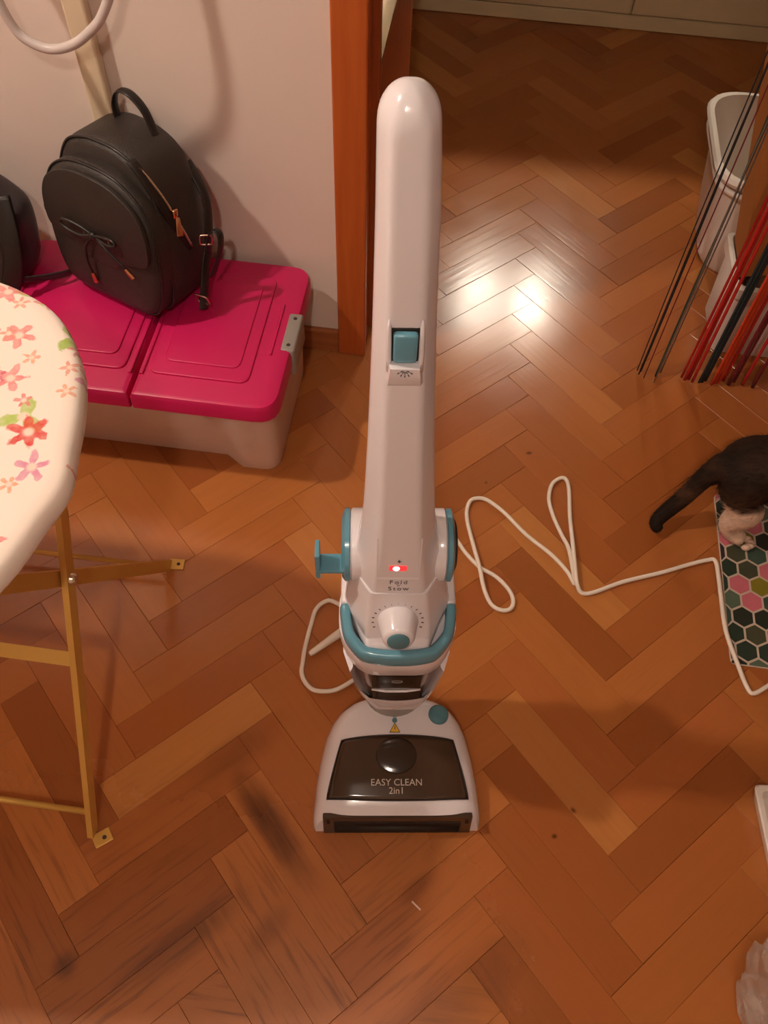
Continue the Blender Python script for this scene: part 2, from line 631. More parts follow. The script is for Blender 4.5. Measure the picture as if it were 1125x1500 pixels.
# glazed door standing open into the hall
dx0, dx1, dy0, dy1 = -0.212, -0.172, 1.412, 2.0
dr = thing('door_1', 'brown wooden door with tall frosted pane standing open behind the vacuum', 'door')
dr['kind'] = 'structure'
mesh('bottom_rail', box(dx0, dx1, dy0 + 0.02, dy1 - 0.07, 0.012, 0.62), M_JAMB_D, dr)
mesh('top_rail', box(dx0, dx1, dy0 + 0.02, dy1 - 0.07, 1.86, 2.03), M_JAMB_D, dr)
mesh('stile', box(dx0, dx1, dy0, dy0 + 0.02, 0.012, 2.03, 0.003), M_JAMB_D, dr)
mesh('stile', box(dx0, dx1, dy1 - 0.07, dy1, 0.012, 2.03, 0.003), M_JAMB_D, dr)
mesh('pane', box(-0.194, -0.188, dy0 + 0.02, dy1 - 0.07, 0.62, 1.86), M_GLASS, dr)
mesh('glazing_bead', merge(box(dx1 - 0.016, dx1 + 0.001, dy0 + 0.02, dy1 - 0.07, 0.618, 0.627)), M_STEEL, dr)

# ivory trunking up the wall
struct(mesh('trim_5', box(-0.672, -0.634, WY - 0.022, WY, 0.0, 2.6, 0.004), M_TRUNK))

# ------------------------------------------------------------------ hall cabinet and its wall lamps
cab = thing('hall_cabinet', 'low cream cabinet along the far dark end of the hall floor', 'cabinet', (0, 2.86, 0))
mesh('body', box(-1.0, 0.97, 0.025, 0.34, 0.03, 1.03, 0.004), M_CREAM, cab)
mesh('top', box(-1.01, 0.98, 0.0, 0.345, 1.03, 1.06, 0.004), M_CREAM, cab)
mesh('plinth', box(-0.99, 0.96, 0.012, 0.33, 0.0, 0.045, 0.004), M_CREAM, cab)
for a, b_ in ((-0.995, -0.23), (-0.225, 0.445), (0.45, 0.965)):
    d_ = mesh('door', box(a, b_, 0.002, 0.025, 0.052, 1.025, 0.003), M_CREAM, cab)
    mesh('knob', xf(lathe([(0.004, 0), (0.006, -0.012), (0.014, -0.018), (0.014, -0.024), (0.006, -0.028)], 12, 'y'), (b_ - 0.05, 0.002, 0.75)), M_STEEL, d_)


def bulb_mat(name, colr, st):
    return mat(name, (1, 1, 1, 1), 0.5, emit=colr, estr=st)


def sphere(r, n=12):
    return lathe([(r * sin(pi * k / n) + (1e-5 if k in (0, n) else 0), -r * cos(pi * k / n)) for k in range(n + 1)], 16)


M_SHADE = mat('added_shade_enamel', srgb(120, 112, 104), 0.5, var=0.03)  # grey for the unseen lampshades added round the bulbs to block light
M_LAMPW = mat('lamp_white_metal', srgb(235, 232, 226), 0.4, var=0.02)
for i, (p, st, cl) in enumerate(LAMP_HALL):
    wl = thing('wall_lamp', ('left' if i == 0 else 'right') + ' small white lamp on the hall wall above the cream cabinet', 'lamp', p, group='hall wall lamps')
    mesh('bulb', sphere(0.016), bulb_mat('hall_bulb', cl, st), wl, True)
    mesh('added_shade', lathe([(0.030, 0.046), (0.045, 0.044), (0.085, -0.050), (0.083, -0.050), (0.043, 0.041), (0.030, 0.043)], 28), M_SHADE, wl, True, ang=40)  # unseen lampshade, added to stop upward light filling the hall
    mesh('arm', tube([(0, 0.045, 0.05), (0, 0.10, 0.06), (0, 0.235, 0.02)], 0.009), M_LAMPW, wl, True)
    mesh('socket', lathe([(0.010, 0.012), (0.018, 0.045), (0.018, 0.06), (0.010, 0.064)], 16), M_LAMPW, wl, True)
    mesh('wall_plate', xf(lathe([(0.04, 0.0), (0.04, 0.012)], 20, 'y'), (0, 0.234, 0.02)), M_LAMPW, wl)
for i, (p, st, cl) in enumerate((LAMP_A, LAMP_B)):
    cl_ = thing('ceiling_lamp', ('ceiling lamp with an added lampshade hanging in the middle of the near room', 'ceiling lamp with an added lampshade hanging above the ironing board')[i], 'lamp', p, group='ceiling bulb lamps')
    mesh('bulb', sphere(0.042), bulb_mat('ceiling_bulb', cl, st), cl_, True)
    mesh('added_shade', lathe([(0.030, 0.062), (0.055, 0.058), (0.112, -0.066), (0.110, -0.066), (0.053, 0.055), (0.030, 0.059)], 32), M_SHADE, cl_, True, ang=40)  # lampshade added out of view; its cone cuts ceiling bounce and reach
    mesh('socket', lathe([(0.018, 0.042), (0.022, 0.06), (0.022, 0.10), (0.006, 0.11)], 16), M_LAMPW, cl_, True)
    mesh('cord', tube([(0, 0, 0.1), (0, 0, 2.58 - p[2])], 0.004), M_LAMPW, cl_, True)
    mesh('ceiling_rose', lathe([(0.05, 2.575 - p[2]), (0.045, 2.6 - p[2])], 20), M_LAMPW, cl_)

# ------------------------------------------------------------------ the upright floor cleaner
vac = thing('floor_cleaner', 'white and teal upright floor cleaner standing in the middle of the parquet', 'floor cleaner', (0.0167, 0.3128, 0), (0, 0, radians(8.0)))


def ycen(z):
    return 0.19 + 0.085 * (z - 0.2)


def body_ring(z, xl, xr, df, db, ff=0.56, r=0.006, tilt=0.0):
    """front-flat chamfered section"""
    c, h = (xl + xr) / 2, (xr - xl) / 2
    y = ycen(z)
    P = [(-h * ff, -df), (h * ff, -df), (h, -df * 0.12), (h * 0.96, db * 0.55), (h * 0.55, db), (-h * 0.55, db), (-h * 0.96, db * 0.55), (-h, -df * 0.12)]
    P = roundpoly(P, min(r, h * 0.3), 3)
    return [Vector((c + p.x, y + p.y, z - tilt * p.y)) for p in P]


def lerp_tab(T, z):
    for a, b_ in zip(T, T[1:]):
        if a[0] <= z <= b_[0]:
            t = (z - a[0]) / (b_[0] - a[0])
            return [p + (q - p) * t for p, q in zip(a[1:], b_[1:])]
    return T[0][1:] if z < T[0][0] else T[-1][1:]


# z, xl, xr, front depth, back depth
BODY = [(0.400, -0.0845, 0.0610, 0.0640, 0.050), (0.4565, -0.0765, 0.0492, 0.0510, 0.048), (0.497, -0.0712, 0.0425, 0.043, 0.046),
        (0.5322, -0.0665, 0.0360, 0.041, 0.044), (0.565, -0.0622, 0.0302, 0.039, 0.042), (0.600, -0.0588, 0.0256, 0.037, 0.040), (0.6611, -0.0566, 0.0206, 0.034, 0.036),
        (0.7268, -0.0547, 0.0156, 0.031, 0.033), (0.8038, -0.0531, 0.0108, 0.029, 0.031), (0.8708, -0.0520, 0.0070, 0.027, 0.029),
        (0.9296, -0.0515, 0.0044, 0.026, 0.028), (0.9937, -0.0512, 0.0019, 0.025, 0.027), (1.0334, -0.0514, -0.0008, 0.024, 0.026),
        (1.0595, -0.0514, -0.0030, 0.023, 0.025)]


def front_y(z):
    xl, xr, df, db = lerp_tab(BODY, z)
    return ycen(z) - df


def xmid(z):
    xl, xr, df, db = lerp_tab(BODY, z)
    return (xl + xr) / 2


rings = []
for (z, xl, xr, df, db) in BODY[2:]:
    rings.append(body_ring(z, xl, xr, df, db))
zt, xl, xr, df, db = BODY[-1]
c, h = (xl + xr) / 2, (xr - xl) / 2
for a in (10, 20, 30, 40, 50, 59, 67, 74, 80, 85, 88.5):
    s, dz = cos(radians(a)), sin(radians(a)) * 0.030
    s2 = max(s, 0.004)
    rings.append(body_ring(zt + dz, c - h * s2, c + h * s2, df * s2, db * s2, ff=0.56 * (1 - 0.25 * a / 90), r=0.006 + 0.01 * a / 90))
mesh('upper_body', loft(rings), M_WHITE, vac, True, ang=38)
# slightly proud grip panel on the handle front
P = []
for z in (0.905, 0.95, 1.0, 1.04, 1.058):
    h_ = 0.0135 if z < 1.05 else 0.009
    P.append([Vector((xmid(z) + s * h_, front_y(z) - 0.0008, z)) for s in (-1, 1)])
# lower control section, in front of the V-shaped seam
rings = []
for z in (0.385, 0.396, 0.404, 0.412, 0.4165, 0.42, 0.44, 0.4565, 0.48, 0.4962):
    xl, xr, df, db = lerp_tab(BODY, max(z, 0.42))
    if z < 0.42:
        k = {0.4165: 0.001, 0.412: 0.006, 0.404: 0.010, 0.396: 0.009, 0.385: 0.0}[z]
        df += k
        xl, xr = xl + 0.004, xr - 0.004
    rings.append(body_ring(z, xl - 0.0008, xr + 0.0008, df + 0.0008, db, r=0.005, ff=0.6))
mesh('control_panel', loft(rings), M_WHITE, vac, True, ang=35)
# pale seam bead
zs = 0.4966
sr = body_ring(zs, *[a + b_ for a, b_ in zip(lerp_tab(BODY, zs), (-0.0006, 0.0006, 0.0006, 0))], r=0.005)
mesh('seam', tube([p for p in sr], 0.0011, 5, closed=True), M_WHITE2, vac, True)

# spray trigger with its guard
tz = 0.876
g = []
for s in (-1, 1):
    pts = [(xmid(z) + s * 0.0145, front_y(z) - 0.002, z) for z in (0.905, 0.898, 0.88, 0.862, 0.848)]
    g.append(tube(pts, [0.0006, 0.0022, 0.0026, 0.0026, 0.002], 8))
mesh('trigger_guard', merge(*g), M_WHITE, vac, True)
fy = front_y(tz)
tri = xf(box(-0.0108, 0.0108, -0.007, 0.006, -0.0165, 0.0165, 0.0032, 3), (xmid(tz), fy, tz), (radians(-4), 0, 0))
mesh('trigger', tri, M_TEAL, vac, True, ang=60)
mesh('trigger_slot', xf(box(-0.0125, 0.0125, -0.0010, 0.004, -0.019, 0.019, 0.001), (xmid(tz), fy, tz), (radians(-4), 0, 0)), M_DARK, vac)
lip = []
for z, dd, hh in ((0.858, 0.0105, 0.0155), (0.850, 0.0105, 0.0165), (0.838, 0.0070, 0.0175), (0.829, 0.0005, 0.018)):
    y = front_y(z)
    lip.append([Vector((xmid(z) - hh, y + 0.004, z)), Vector((xmid(z) - hh * 0.85, y - dd, z)), Vector((xmid(z) + hh * 0.85, y - dd, z)), Vector((xmid(z) + hh, y + 0.004, z))])
mesh('trigger_lip', loft(lip), M_WHITE, vac, True, ang=35)
# spray symbol: fan of strokes
ic = []
for k in range(5):
    a = radians(-56 + 28 * k)
    for r0, r1 in ((0.002, 0.0042), (0.0052, 0.0072)):
        ic.append(tube([(sin(a) * r0 * 1.15, 0.0032 - cos(a) * r0, 0), (sin(a) * r1 * 1.15, 0.0032 - cos(a) * r1, 0)], 0.0005, 5))
zi = 0.8535
mesh('spray_symbol', xf(merge(*ic), (xmid(zi), front_y(zi) - 0.0113, zi + 0.0012), (radians(62), 0, 0)), M_INK, vac)

# display recess, charging light, wording
fz = 0.553
sl = atan2(front_y(0.62) - front_y(0.51), 0.11)      # lean of the front face
RX = pi / 2 - sl


def on_front(vf, x, z, lift=0.0006):
    return xf(vf, (xmid(z) + x, front_y(z) - lift, z), (RX, 0, 0))


fr = merge(box(-0.026, -0.0245, -0.045, 0.03, 0, 0.0007, 0.0003), box(0.0245, 0.026, -0.045, 0.03, 0, 0.0007, 0.0003), box(-0.026, 0.026, -0.0475, -0.0445, 0, 0.0009, 0.0004))
mesh('display_recess', on_front(fr, 0, 0.572, 0.0002), M_WHITE2, vac)
M_LED = mat('red_led', srgb(210, 20, 24), 0.3, emit=(1.0, 0.05, 0.05), estr=0.9)
M_LED2 = mat('led_core', (1, 0.8, 0.75, 1), 0.3, emit=(1.0, 0.62, 0.55), estr=4.0)
led = mesh('charging_light', on_front(prism(roundpoly([(-0.0105, -0.0042), (0.0105, -0.0042), (0.0105, 0.0042), (-0.0105, 0.0042)], 0.0022, 3), 0, 0.0008), -0.001, 0.5475), M_LED, vac)
led['label'] = 'glowing red charging light'
mesh('lit_spot', on_front(lathe([(0.0042, 0.0008), (0.0034, 0.0016), (0.001, 0.002)], 16), -0.003, 0.5475), M_LED2, led, True)
bolt = prism([(0.0006, 0.0038), (-0.0026, -0.0006), (-0.0002, -0.0006), (-0.0008, -0.0038), (0.0026, 0.0008), (0.0002, 0.0008)], 0, 0.0003)
mesh('bolt_symbol', on_front(bolt, 0.0005, 0.560), M_INK, vac)
mesh('wording', merge(on_front(text_vf('Fold', 0.0105, 0.0001, 1.25), 0, 0.5195), on_front(text_vf("'n'", 0.0065, 0.0001), 0, 0.5135), on_front(text_vf('Stow', 0.0105, 0.0001, 1.25), 0, 0.5065)), M_INK, vac)

# suction dial
kz = 0.449
ky = front_y(kz)
dial = mesh('dial', xf(lathe([(0.026, 0.0), (0.0262, 0.004), (0.0245, 0.010), (0.0205, 0.030), (0.0185, 0.0335), (0.0145, 0.0345)], 28), (xmid(kz), ky + 0.001, kz), (radians(76), 0, 0)), M_WHITE, vac, True, ang=50)
mesh('dial_cap', xf(merge(lathe([(0.0142, 0.033), (0.0142, 0.0362), (0.012, 0.0375)], 24)), (xmid(kz), ky + 0.001, kz), (radians(76), 0, 0)), M_TEAL_D, dial, True, ang=50)
marks = []
for k in range(15):
    a = radians(-20 + 220 * k / 14)
    big = k % 3 == 1
    p, q = 0.0295, 0.0325
    marks.append(tube([(cos(a) * p * 1.02, sin(a) * p, 0), (cos(a) * q * 1.02, sin(a) * q, 0)], 0.0007, 5))
mesh('dial_scale', xf(merge(*marks), (xmid(kz), ky - 0.0012, kz), (radians(72), 0, 0)), M_INK, vac)

# fold hinge: white housing, teal discs, cord hook
hz, hy = 0.497, ycen(0.497) + 0.026
mesh('hinge_housing', xf(lathe([(0.043, -0.0745), (0.047, -0.071), (0.047, -0.055), (0.041, -0.04)], 32, 'x'), (0, hy, hz)), M_WHITE, vac, True, ang=40)
mesh('hinge_housing', xf(lathe([(0.041, 0.02), (0.047, 0.033), (0.047, 0.044), (0.043, 0.047)], 32, 'x'), (0, hy, hz)), M_WHITE, vac, True, ang=40)
dl = mesh('hinge_disc', xf(lathe([(0.041, 0.002), (0.047, -0.0005), (0.047, -0.0055), (0.041, -0.0095), (0.030, -0.0105)], 32, 'x'), (-0.0745, hy, hz)), M_TEAL, vac, True, ang=50)
dr_ = mesh('hinge_disc', xf(lathe([(0.041, -0.002), (0.047, 0.0005), (0.047, 0.0055), (0.041, 0.0085), (0.034, 0.0090)], 32, 'x'), (0.0470, hy, hz)), M_TEAL, vac, True, ang=50)
mesh('hinge_boss', xf(lathe([(0.034, 0.0085), (0.034, 0.0105), (0.030, 0.0125)], 32, 'x'), (0.0470, hy, hz)), M_DARK, dr_, True, ang=50)
hk = merge(xf(box(-0.116, -0.082, -0.013, 0.013, -0.003, 0.003, 0.0012), (0, hy - 0.030, 0.500)),
           xf(box(-0.1165, -0.1105, -0.0125, 0.0125, -0.016, 0.038, 0.0015), (0, hy - 0.030, 0.500)),
           xf(box(-0.112, -0.084, -0.0015, 0.0015, -0.016, 0.0, 0.0008), (0, hy - 0.030, 0.500)))
mesh('cord_hook', hk, M_TEAL, vac)

# teal carrying rim round the front
xm = -0.0105
U = [(-0.0802, 0.194, 0.411), (-0.0800, 0.186, 0.410), (-0.0765, 0.163, 0.403), (-0.0715, 0.1525, 0.401), (-0.060, 0.1395, 0.397), (-0.051, 0.1345, 0.396), (-0.030, 0.1312, 0.395), (-0.0105, 0.1304, 0.395),
     (0.009, 0.1312, 0.395), (0.030, 0.1345, 0.396), (0.039, 0.1395, 0.397), (0.0505, 0.1525, 0.401), (0.0555, 0.163, 0.403), (0.059, 0.186, 0.410), (0.0592, 0.194, 0.411)]
for x in (-0.0795, 0.0585):
    mesh('rim_shoulder', box(x - 0.007, x + 0.007, 0.195, 0.262, 0.385, 0.424, 0.005, 3), M_WHITE, vac, True, ang=40)
Us = spline(U, 5)
rg_ = []
for i, p in enumerate(Us):
    t = (Us[min(i + 1, len(Us) - 1)] - Us[max(i - 1, 0)]).normalized()
    s = Vector((t.y, -t.x, 0)).normalized()
    q = roundpoly([(-0.0070, -0.018), (0.0055, -0.018), (0.0080, 0.0), (0.0050, 0.014), (-0.0065, 0.014)], 0.005, 3)
    rg_.append([p + s * a.x + Vector((0, 0, a.y)) for a in q])
mesh('carry_rim', loft(rg_), M_TEAL, vac, True, ang=40)


def tank_ring(z, hw, yf, yb, cx):
    P = roundpoly([(-hw * 0.62, yf), (hw * 0.62, yf), (hw, yf + 0.036), (hw, yb - 0.03), (hw * 0.7, yb), (-hw * 0.7, yb), (-hw, yb - 0.03), (-hw, yf + 0.036)], 0.022, 4)
    return [Vector((cx + p.x, p.y, z)) for p in P]


TANK = [(0.385, 0.079, 0.1300, 0.262, -0.0105), (0.372, 0.0790, 0.1275, 0.262, -0.0105), (0.340, 0.0755, 0.1285, 0.262, -0.0100), (0.330, 0.0735, 0.1340, 0.261, -0.0100),
        (0.27, 0.068, 0.1400, 0.258, -0.009), (0.22, 0.060, 0.1420, 0.252, -0.007), (0.18, 0.051, 0.1440, 0.244, -0.0055), (0.155, 0.041, 0.149, 0.236, -0.005), (0.142, 0.026, 0.158, 0.226, -0.005)]
mesh('tank_rim', loft([tank_ring(*t) for t in TANK[:4]]), M_WHITE, vac, True, ang=40)
tank = mesh('water_tank', loft([tank_ring(*t) for t in TANK[3:]]), M_SMOKE2, vac, True, ang=40)
tank['label'] = 'smoky see-through water tank'


def tank_front(u, z):
    """point on the tank surface; u in -1..1 across the front, going round the sides past 0.62"""
    hw, yf, yb, cx = lerp_tab(sorted(TANK), z)
    a = abs(u)
    if a <= 0.62:
        return Vector((cx + hw * u, yf, z))
    t = min((a - 0.62) / 0.38, 1)
    return Vector((cx + hw * u, yf + 0.036 * t * t * (0.6 + 0.4 * t), z))


# white cage of the tank: two side bows meeting in the foot
cage = []
for s in (-1, 1):
    rr = []
    for z in (0.328, 0.30, 0.27, 0.24, 0.21, 0.185, 0.168, 0.158):
        hw, yf, yb, cx = lerp_tab(sorted(TANK), z)
        wd = 0.009 if z > 0.2 else 0.009 + (0.2 - z) * 0.25
        rr.append([Vector((cx + s * (hw + 0.0008), yf + 0.034, z)), Vector((cx + s * (hw + 0.0008), yf + 0.080, z)), Vector((cx + s * (hw - 0.004), yf + 0.080, z)), Vector((cx + s * (hw - wd - 0.004), yf + 0.012, z)), Vector((cx + s * (hw - wd), yf + 0.004, z))])
    cage.append(loft(rr))
fr = []
for z, g in ((0.212, 0.0012), (0.206, 0.0022), (0.178, 0.0024), (0.160, 0.002), (0.148, 0.001)):
    row = []
    for k in range(13):
        u = -1 + 2 * k / 12
        zz = z + (0.016 * u * u if z < 0.2 else 0.03 * u * u)
        p = tank_front(u * 0.98, min(zz, 0.3))
        row.append(p + Vector((0, -g - 0.001, 0)))
    fr.append(row)
cage.append(loft(fr, closed=False))
mesh('tank_cage', merge(*cage), M_WHITE, vac, True, ang=40)
tf = []
for z0, z1 in ((0.262, 0.326), (0.214, 0.258)):
    rows = []
    for z in (z0, (z0 + z1) / 2, z1):
        hw, yf, yb, cx = lerp_tab(sorted(TANK), z)
        rows.append([Vector((cx + x, yf - 0.0016, z)) for x in (-0.0345, 0, 0.0345)])
    tf.append(loft(rows, closed=False))
mesh('filter_window', merge(*tf), M_SMOKE, vac)
hw, yf, yb, cx = lerp_tab(sorted(TANK), 0.26)
mesh('filter_rib', tube([(cx - 0.035, yf - 0.001, 0.262), (cx - 0.015, yf - 0.0025, 0.2575), (cx + 0.015, yf - 0.0025, 0.2575), (cx + 0.035, yf - 0.001, 0.262)], 0.0022, 6), M_WHITE2, vac, True)
mesh('filter_badge', xf(tube([(cos(a) * 0.0075, sin(a) * 0.004, 0) for a in [2 * pi * k / 16 for k in range(16)]], 0.0006, 5, closed=True), (cx, tank_front(0, 0.3).y - 0.002, 0.301), (radians(88), 0, 0)), M_CLIP, vac)
mesh('neck', loft([[Vector((-0.005 + r * cos(2 * pi * k / 24), 0.192 + 0.75 * r * sin(2 * pi * k / 24), z)) for k in range(24)] for z, r in ((0.06, 0.046), (0.09, 0.044), (0.12, 0.036), (0.15, 0.034))]), M_CLIP, vac, True, ang=40)

# floor head
OUT = [(0.0, 0.1300), (0.004, 0.1325), (0.012, 0.1342), (0.02, 0.1345), (0.0628, 0.1315), (0.10, 0.1262), (0.1376, 0.1180), (0.158, 0.1095), (0.1735, 0.0985), (0.186, 0.083), (0.1945, 0.064), (0.199, 0.040), (0.2005, 0.014)]
TOP = [(0.0, 0.053), (0.014, 0.0585), (0.03, 0.0625), (0.06, 0.071), (0.10, 0.080), (0.14, 0.087), (0.17, 0.089), (0.185, 0.086), (0.1945, 0.078), (0.199, 0.066), (0.2005, 0.050)]


def head_surf(x, y, lift=0.0):
    w_ = lerp_tab(OUT, y)[0]
    h_ = lerp_tab(TOP, y)[0]
    t = min(abs(x) / w_, 1)
    return Vector((x, y, h_ * (1 - t ** 5 * 0.0) * (max(1 - t ** 7, 0)) ** 0.42 + lift))


rings = []
ys = [0.0, 0.006, 0.014, 0.024, 0.037, 0.05, 0.0628, 0.08, 0.10, 0.12, 0.1376, 0.15, 0.158, 0.166, 0.1735, 0.180, 0.186, 0.190, 0.1945, 0.197, 0.199, 0.2005]
for y in ys:
    w_ = lerp_tab(OUT, y)[0]
    r = []
    for k in range(41):
        a = -1 + 2 * k / 40
        x = w_ * (abs(a) ** 0.45 if False else sin(a * pi / 2))
        p = head_surf(x, y)
        # front rakes back
        p.y += p.z * 0.22 * max(0, 1 - y / 0.03)
        p.z = max(p.z, 0.002)
        r.append(p)
    rings.append(r)
hv, hf = loft(rings, closed=False)
n = 41
hf.append(tuple(range(n)))
hf.append(tuple(range((len(ys) - 1) * n, len(ys) * n))[::-1])
hf.append(tuple([i * n for i in range(len(ys))] + [i * n + n - 1 for i in range(len(ys) - 1, -1, -1)]))
head = mesh('floor_head', (hv, hf), M_WHITE, vac, True, ang=45)
# smoked window
rows = []
for j in range(15):
    t = j / 14
    row = []
    for k in range(25):
        u = -1 + 2 * k / 24
        hw_ = 0.1115 + (0.0895 - 0.1115) * t ** 1.15
        y = 0.032 + 0.004 * u * u + t * (0.097 - 0.011 * u * u)
        row.append(head_surf(u * hw_, y, 0.0012))
    rows.append(row)
wv, wf = loft(rows, closed=False)
win = mesh('front_window', (wv, wf), M_SMOKE, head, True)
win['label'] = 'dark smoked window with silver lettering'
so = win.modifiers.new('thick', 'SOLIDIFY')
so.thickness = 0.0012
so.offset = 1
# frame line around the window
per = [rows[0][k] for k in range(25)] + [rows[j][24] for j in range(1, 15)] + [rows[14][k] for k in range(23, -1, -1)] + [rows[j][0] for j in range(13, 0, -1)]
mesh('window_edge', tube([p + Vector((0, 0, 0.0008)) for p in per], 0.0014, 5, closed=True), M_DARK, head, True)
# dark suction dome behind the window
dome = []
for rr, lf in ((0.0335, 0.0022), (0.030, 0.0030), (0.020, 0.0038), (0.006, 0.0041)):
    dome.append([head_surf(-0.002 + rr * cos(2 * pi * k / 28), 0.098 + rr * 0.86 * sin(2 * pi * k / 28), lf) for k in range(28)])
mesh('suction_dome', loft(dome), M_DOME, head, True)
sl2 = atan2(0.071 - 0.0625, 0.03)
mesh('wording', merge(xf(text_vf('EASY CLEAN', 0.0145, 0.0002, 1.0), (-0.002, 0.0575, head_surf(0, 0.0575).z + 0.0032), (sl2, 0, 0)),
                      xf(text_vf('2in1', 0.0145, 0.0002, 1.0), (-0.002, 0.0455, head_surf(0, 0.0455).z + 0.0032), (sl2, 0, 0))), M_PRINT, head)
# brush mouth
mouth = mesh('brush_mouth', xf(box(-0.1175, 0.1175, -0.0035, 0.006, 0.0, 0.0535, 0.002), (0, 0.0, 0.001), (radians(-12.4), 0, 0)), M_SMOKE, head)
mesh('brush_slot', xf(box(-0.100, 0.100, -0.0046, -0.003, 0.006, 0.040, 0.0006), (0, 0.0, 0.001), (radians(-12), 0, 0)), M_DARK, mouth)
mesh('brush_roller', xf(tube([(-0.098, 0, 0), (0.098, 0, 0)], 0.012, 14), (0, 0.006, 0.018)), M_DARK, mouth, True)
for s in (-1, 1):
    mesh('mouth_screw', xf(box(-0.0025, 0.0025, -0.0048, -0.003, 0.037, 0.048, 0.0005), (s * 0.109, 0, 0), (radians(-12), 0, 0)), M_DARK, mouth)
# release button
bz = head_surf(0.0675, 0.163).z
mesh('release_button', xf(lathe([(0.0165, -0.006), (0.0165, 0.002), (0.0145, 0.0045), (0.009, 0.0058), (0.002, 0.0062)], 28), (0.0675, 0.163, bz), (radians(-4), radians(4), 0)), M_TEAL_D, head, True, ang=50)
# lock mark and warning triangle
mesh('lock_symbol', xf(merge(lathe([(0.0042, 0), (0.0042, 0.0004)], 14), xf(tube([(-0.0024, 0.003, 0), (-0.002, 0.006, 0), (0.002, 0.006, 0), (0.0024, 0.003, 0)], 0.0006, 5))), (-0.004, 0.1530, head_surf(0, 0.153).z + 0.0006), (radians(5), 0, 0)), M_TEAL_D, head)
M_YEL = mat('warning_yellow', srgb(226, 176, 40), 0.5)
tri_ = mesh('warning_triangle', xf(prism(roundpoly([(-0.0085, -0.0062), (0.0085, -0.0062), (0, 0.0088)], 0.0012, 2), 0, 0.0004), (-0.004, 0.1400, head_surf(0, 0.14).z + 0.0004), (radians(7), 0, 0)), M_YEL, head)
ln = tube([(-0.0085, -0.0062, 0.0005), (0.0085, -0.0062, 0.0005), (0, 0.0088, 0.0005)], 0.0005, 5, closed=True)
ln = merge(tube([(-0.0082, -0.006, 0.0005), (0.0082, -0.006, 0.0005)], 0.0005, 5), tube([(0.0082, -0.006, 0.0005), (0, 0.0084, 0.0005)], 0.0005, 5), tube([(0, 0.0084, 0.0005), (-0.0082, -0.006, 0.0005)], 0.0005, 5), tube([(0, -0.002, 0.0005), (0, 0.004, 0.0005)], 0.0006, 5), lathe([(0.0008, 0.0004), (0.0008, 0.0008)], 8))
mesh('triangle_line', xf(ln, (-0.004, 0.1400, head_surf(0, 0.14).z + 0.0004), (radians(7), 0, 0)), M_INK, tri_)

# ------------------------------------------------------------------ power cable on the floor
CL = [(-0.040, 0.600), (-0.065, 0.572), (-0.089, 0.556), (-0.103, 0.544), (-0.117, 0.534), (-0.134, 0.528), (-0.154, 0.527), (-0.167, 0.533), (-0.178, 0.545), (-0.184, 0.559), (-0.185, 0.577), (-0.186, 0.600), (-0.185, 0.628), (-0.183, 0.656), (-0.181, 0.678), (-0.174, 0.693), (-0.162, 0.703), (-0.151, 0.703), (-0.138, 0.698), (-0.120, 0.69),
      (-0.105, 0.70), (-0.100, 0.73), (-0.085, 0.79), (-0.04, 0.85), (0.01, 0.885)]
CR = [(0.057, 0.879), (0.085, 0.845), (0.114, 0.817), (0.147, 0.800), (0.173, 0.776), (0.183, 0.753), (0.179, 0.736), (0.163, 0.730), (0.143, 0.739), (0.127, 0.766), (0.115, 0.809), (0.098, 0.864), (0.084, 0.916), (0.081, 0.946), (0.088, 0.969), (0.108, 0.976), (0.129, 0.968), (0.159, 0.945), (0.201, 0.903), (0.252, 0.864), (0.283, 0.831), (0.298, 0.805), (0.292, 0.835), (0.284, 0.880), (0.271, 0.913), (0.253, 0.956), (0.244, 0.995), (0.249, 1.031), (0.264, 1.049), (0.277, 1.050), (0.284, 1.026), (0.287, 0.958), (0.292, 0.887), (0.296, 0.830), (0.301, 0.800), (0.312, 0.788), (0.336, 0.794), (0.390, 0.824), (0.464, 0.855), (0.514, 0.879), (0.554, 0.896), (0.569, 0.895), (0.572, 0.862), (0.573, 0.824), (0.576, 0.746), (0.592, 0.680), (0.604, 0.639), (0.615, 0.629), (0.643, 0.648), (0.676, 0.673), (0.76, 0.73), (0.9, 0.75)]
RC = 0.0042
pts = [(x, y, RC + 0.0006) for x, y in CL + CR]
lift = {31: 0.0085, 30: 0.005, 32: 0.005}
k0 = len(CL)
for i, z in ((10, 0.0085), (9, 0.006), (11, 0.006), (22, 0.0085), (23, 0.006), (33, 0.013), (32, 0.0085), (34, 0.0085)):
    x, y, _ = pts[k0 + i]
    pts[k0 + i] = (x, y, RC + z)
for i in range(len(pts)):       # over the edge of the mat
    if pts[i][0] > 0.56 and 0.6 < pts[i][1] < 0.9 and i >= k0 + 40:
        pts[i] = (pts[i][0], pts[i][1], RC + 0.0042)
cable = thing('power_cable', 'thin white power cable looping across the parquet behind the floor cleaner', 'cable')
mesh('cord', tube(spline(pts, 5), RC, 8), M_CABLE, cable, True)
a, b_ = Vector((-0.175, 0.591, 0.009)), Vector((-0.110, 0.658, 0.010))
d_ = b_ - a
plug = mesh('connector', tube([a, a + d_ * 0.06, a + d_ * 0.5, a + d_ * 0.8, a + d_ * 0.84, b_], [0.004, 0.0056, 0.0072, 0.0082, 0.0082, 0.0078], 12), M_CABLE, cable, True, ang=40)

# ------------------------------------------------------------------ storage box with the pink lid
BX0, BX1, BY0, BY1, BZ = -0.875, -0.288, 0.938, 1.322, 0.25
sb = thing('storage_box', 'clear plastic storage box with a bright pink lid against the wall', 'storage box', ((BX0 + BX1) / 2, (BY0 + BY1) / 2, 0))
HX, HY = (BX1 - BX0) / 2, (BY1 - BY0) / 2


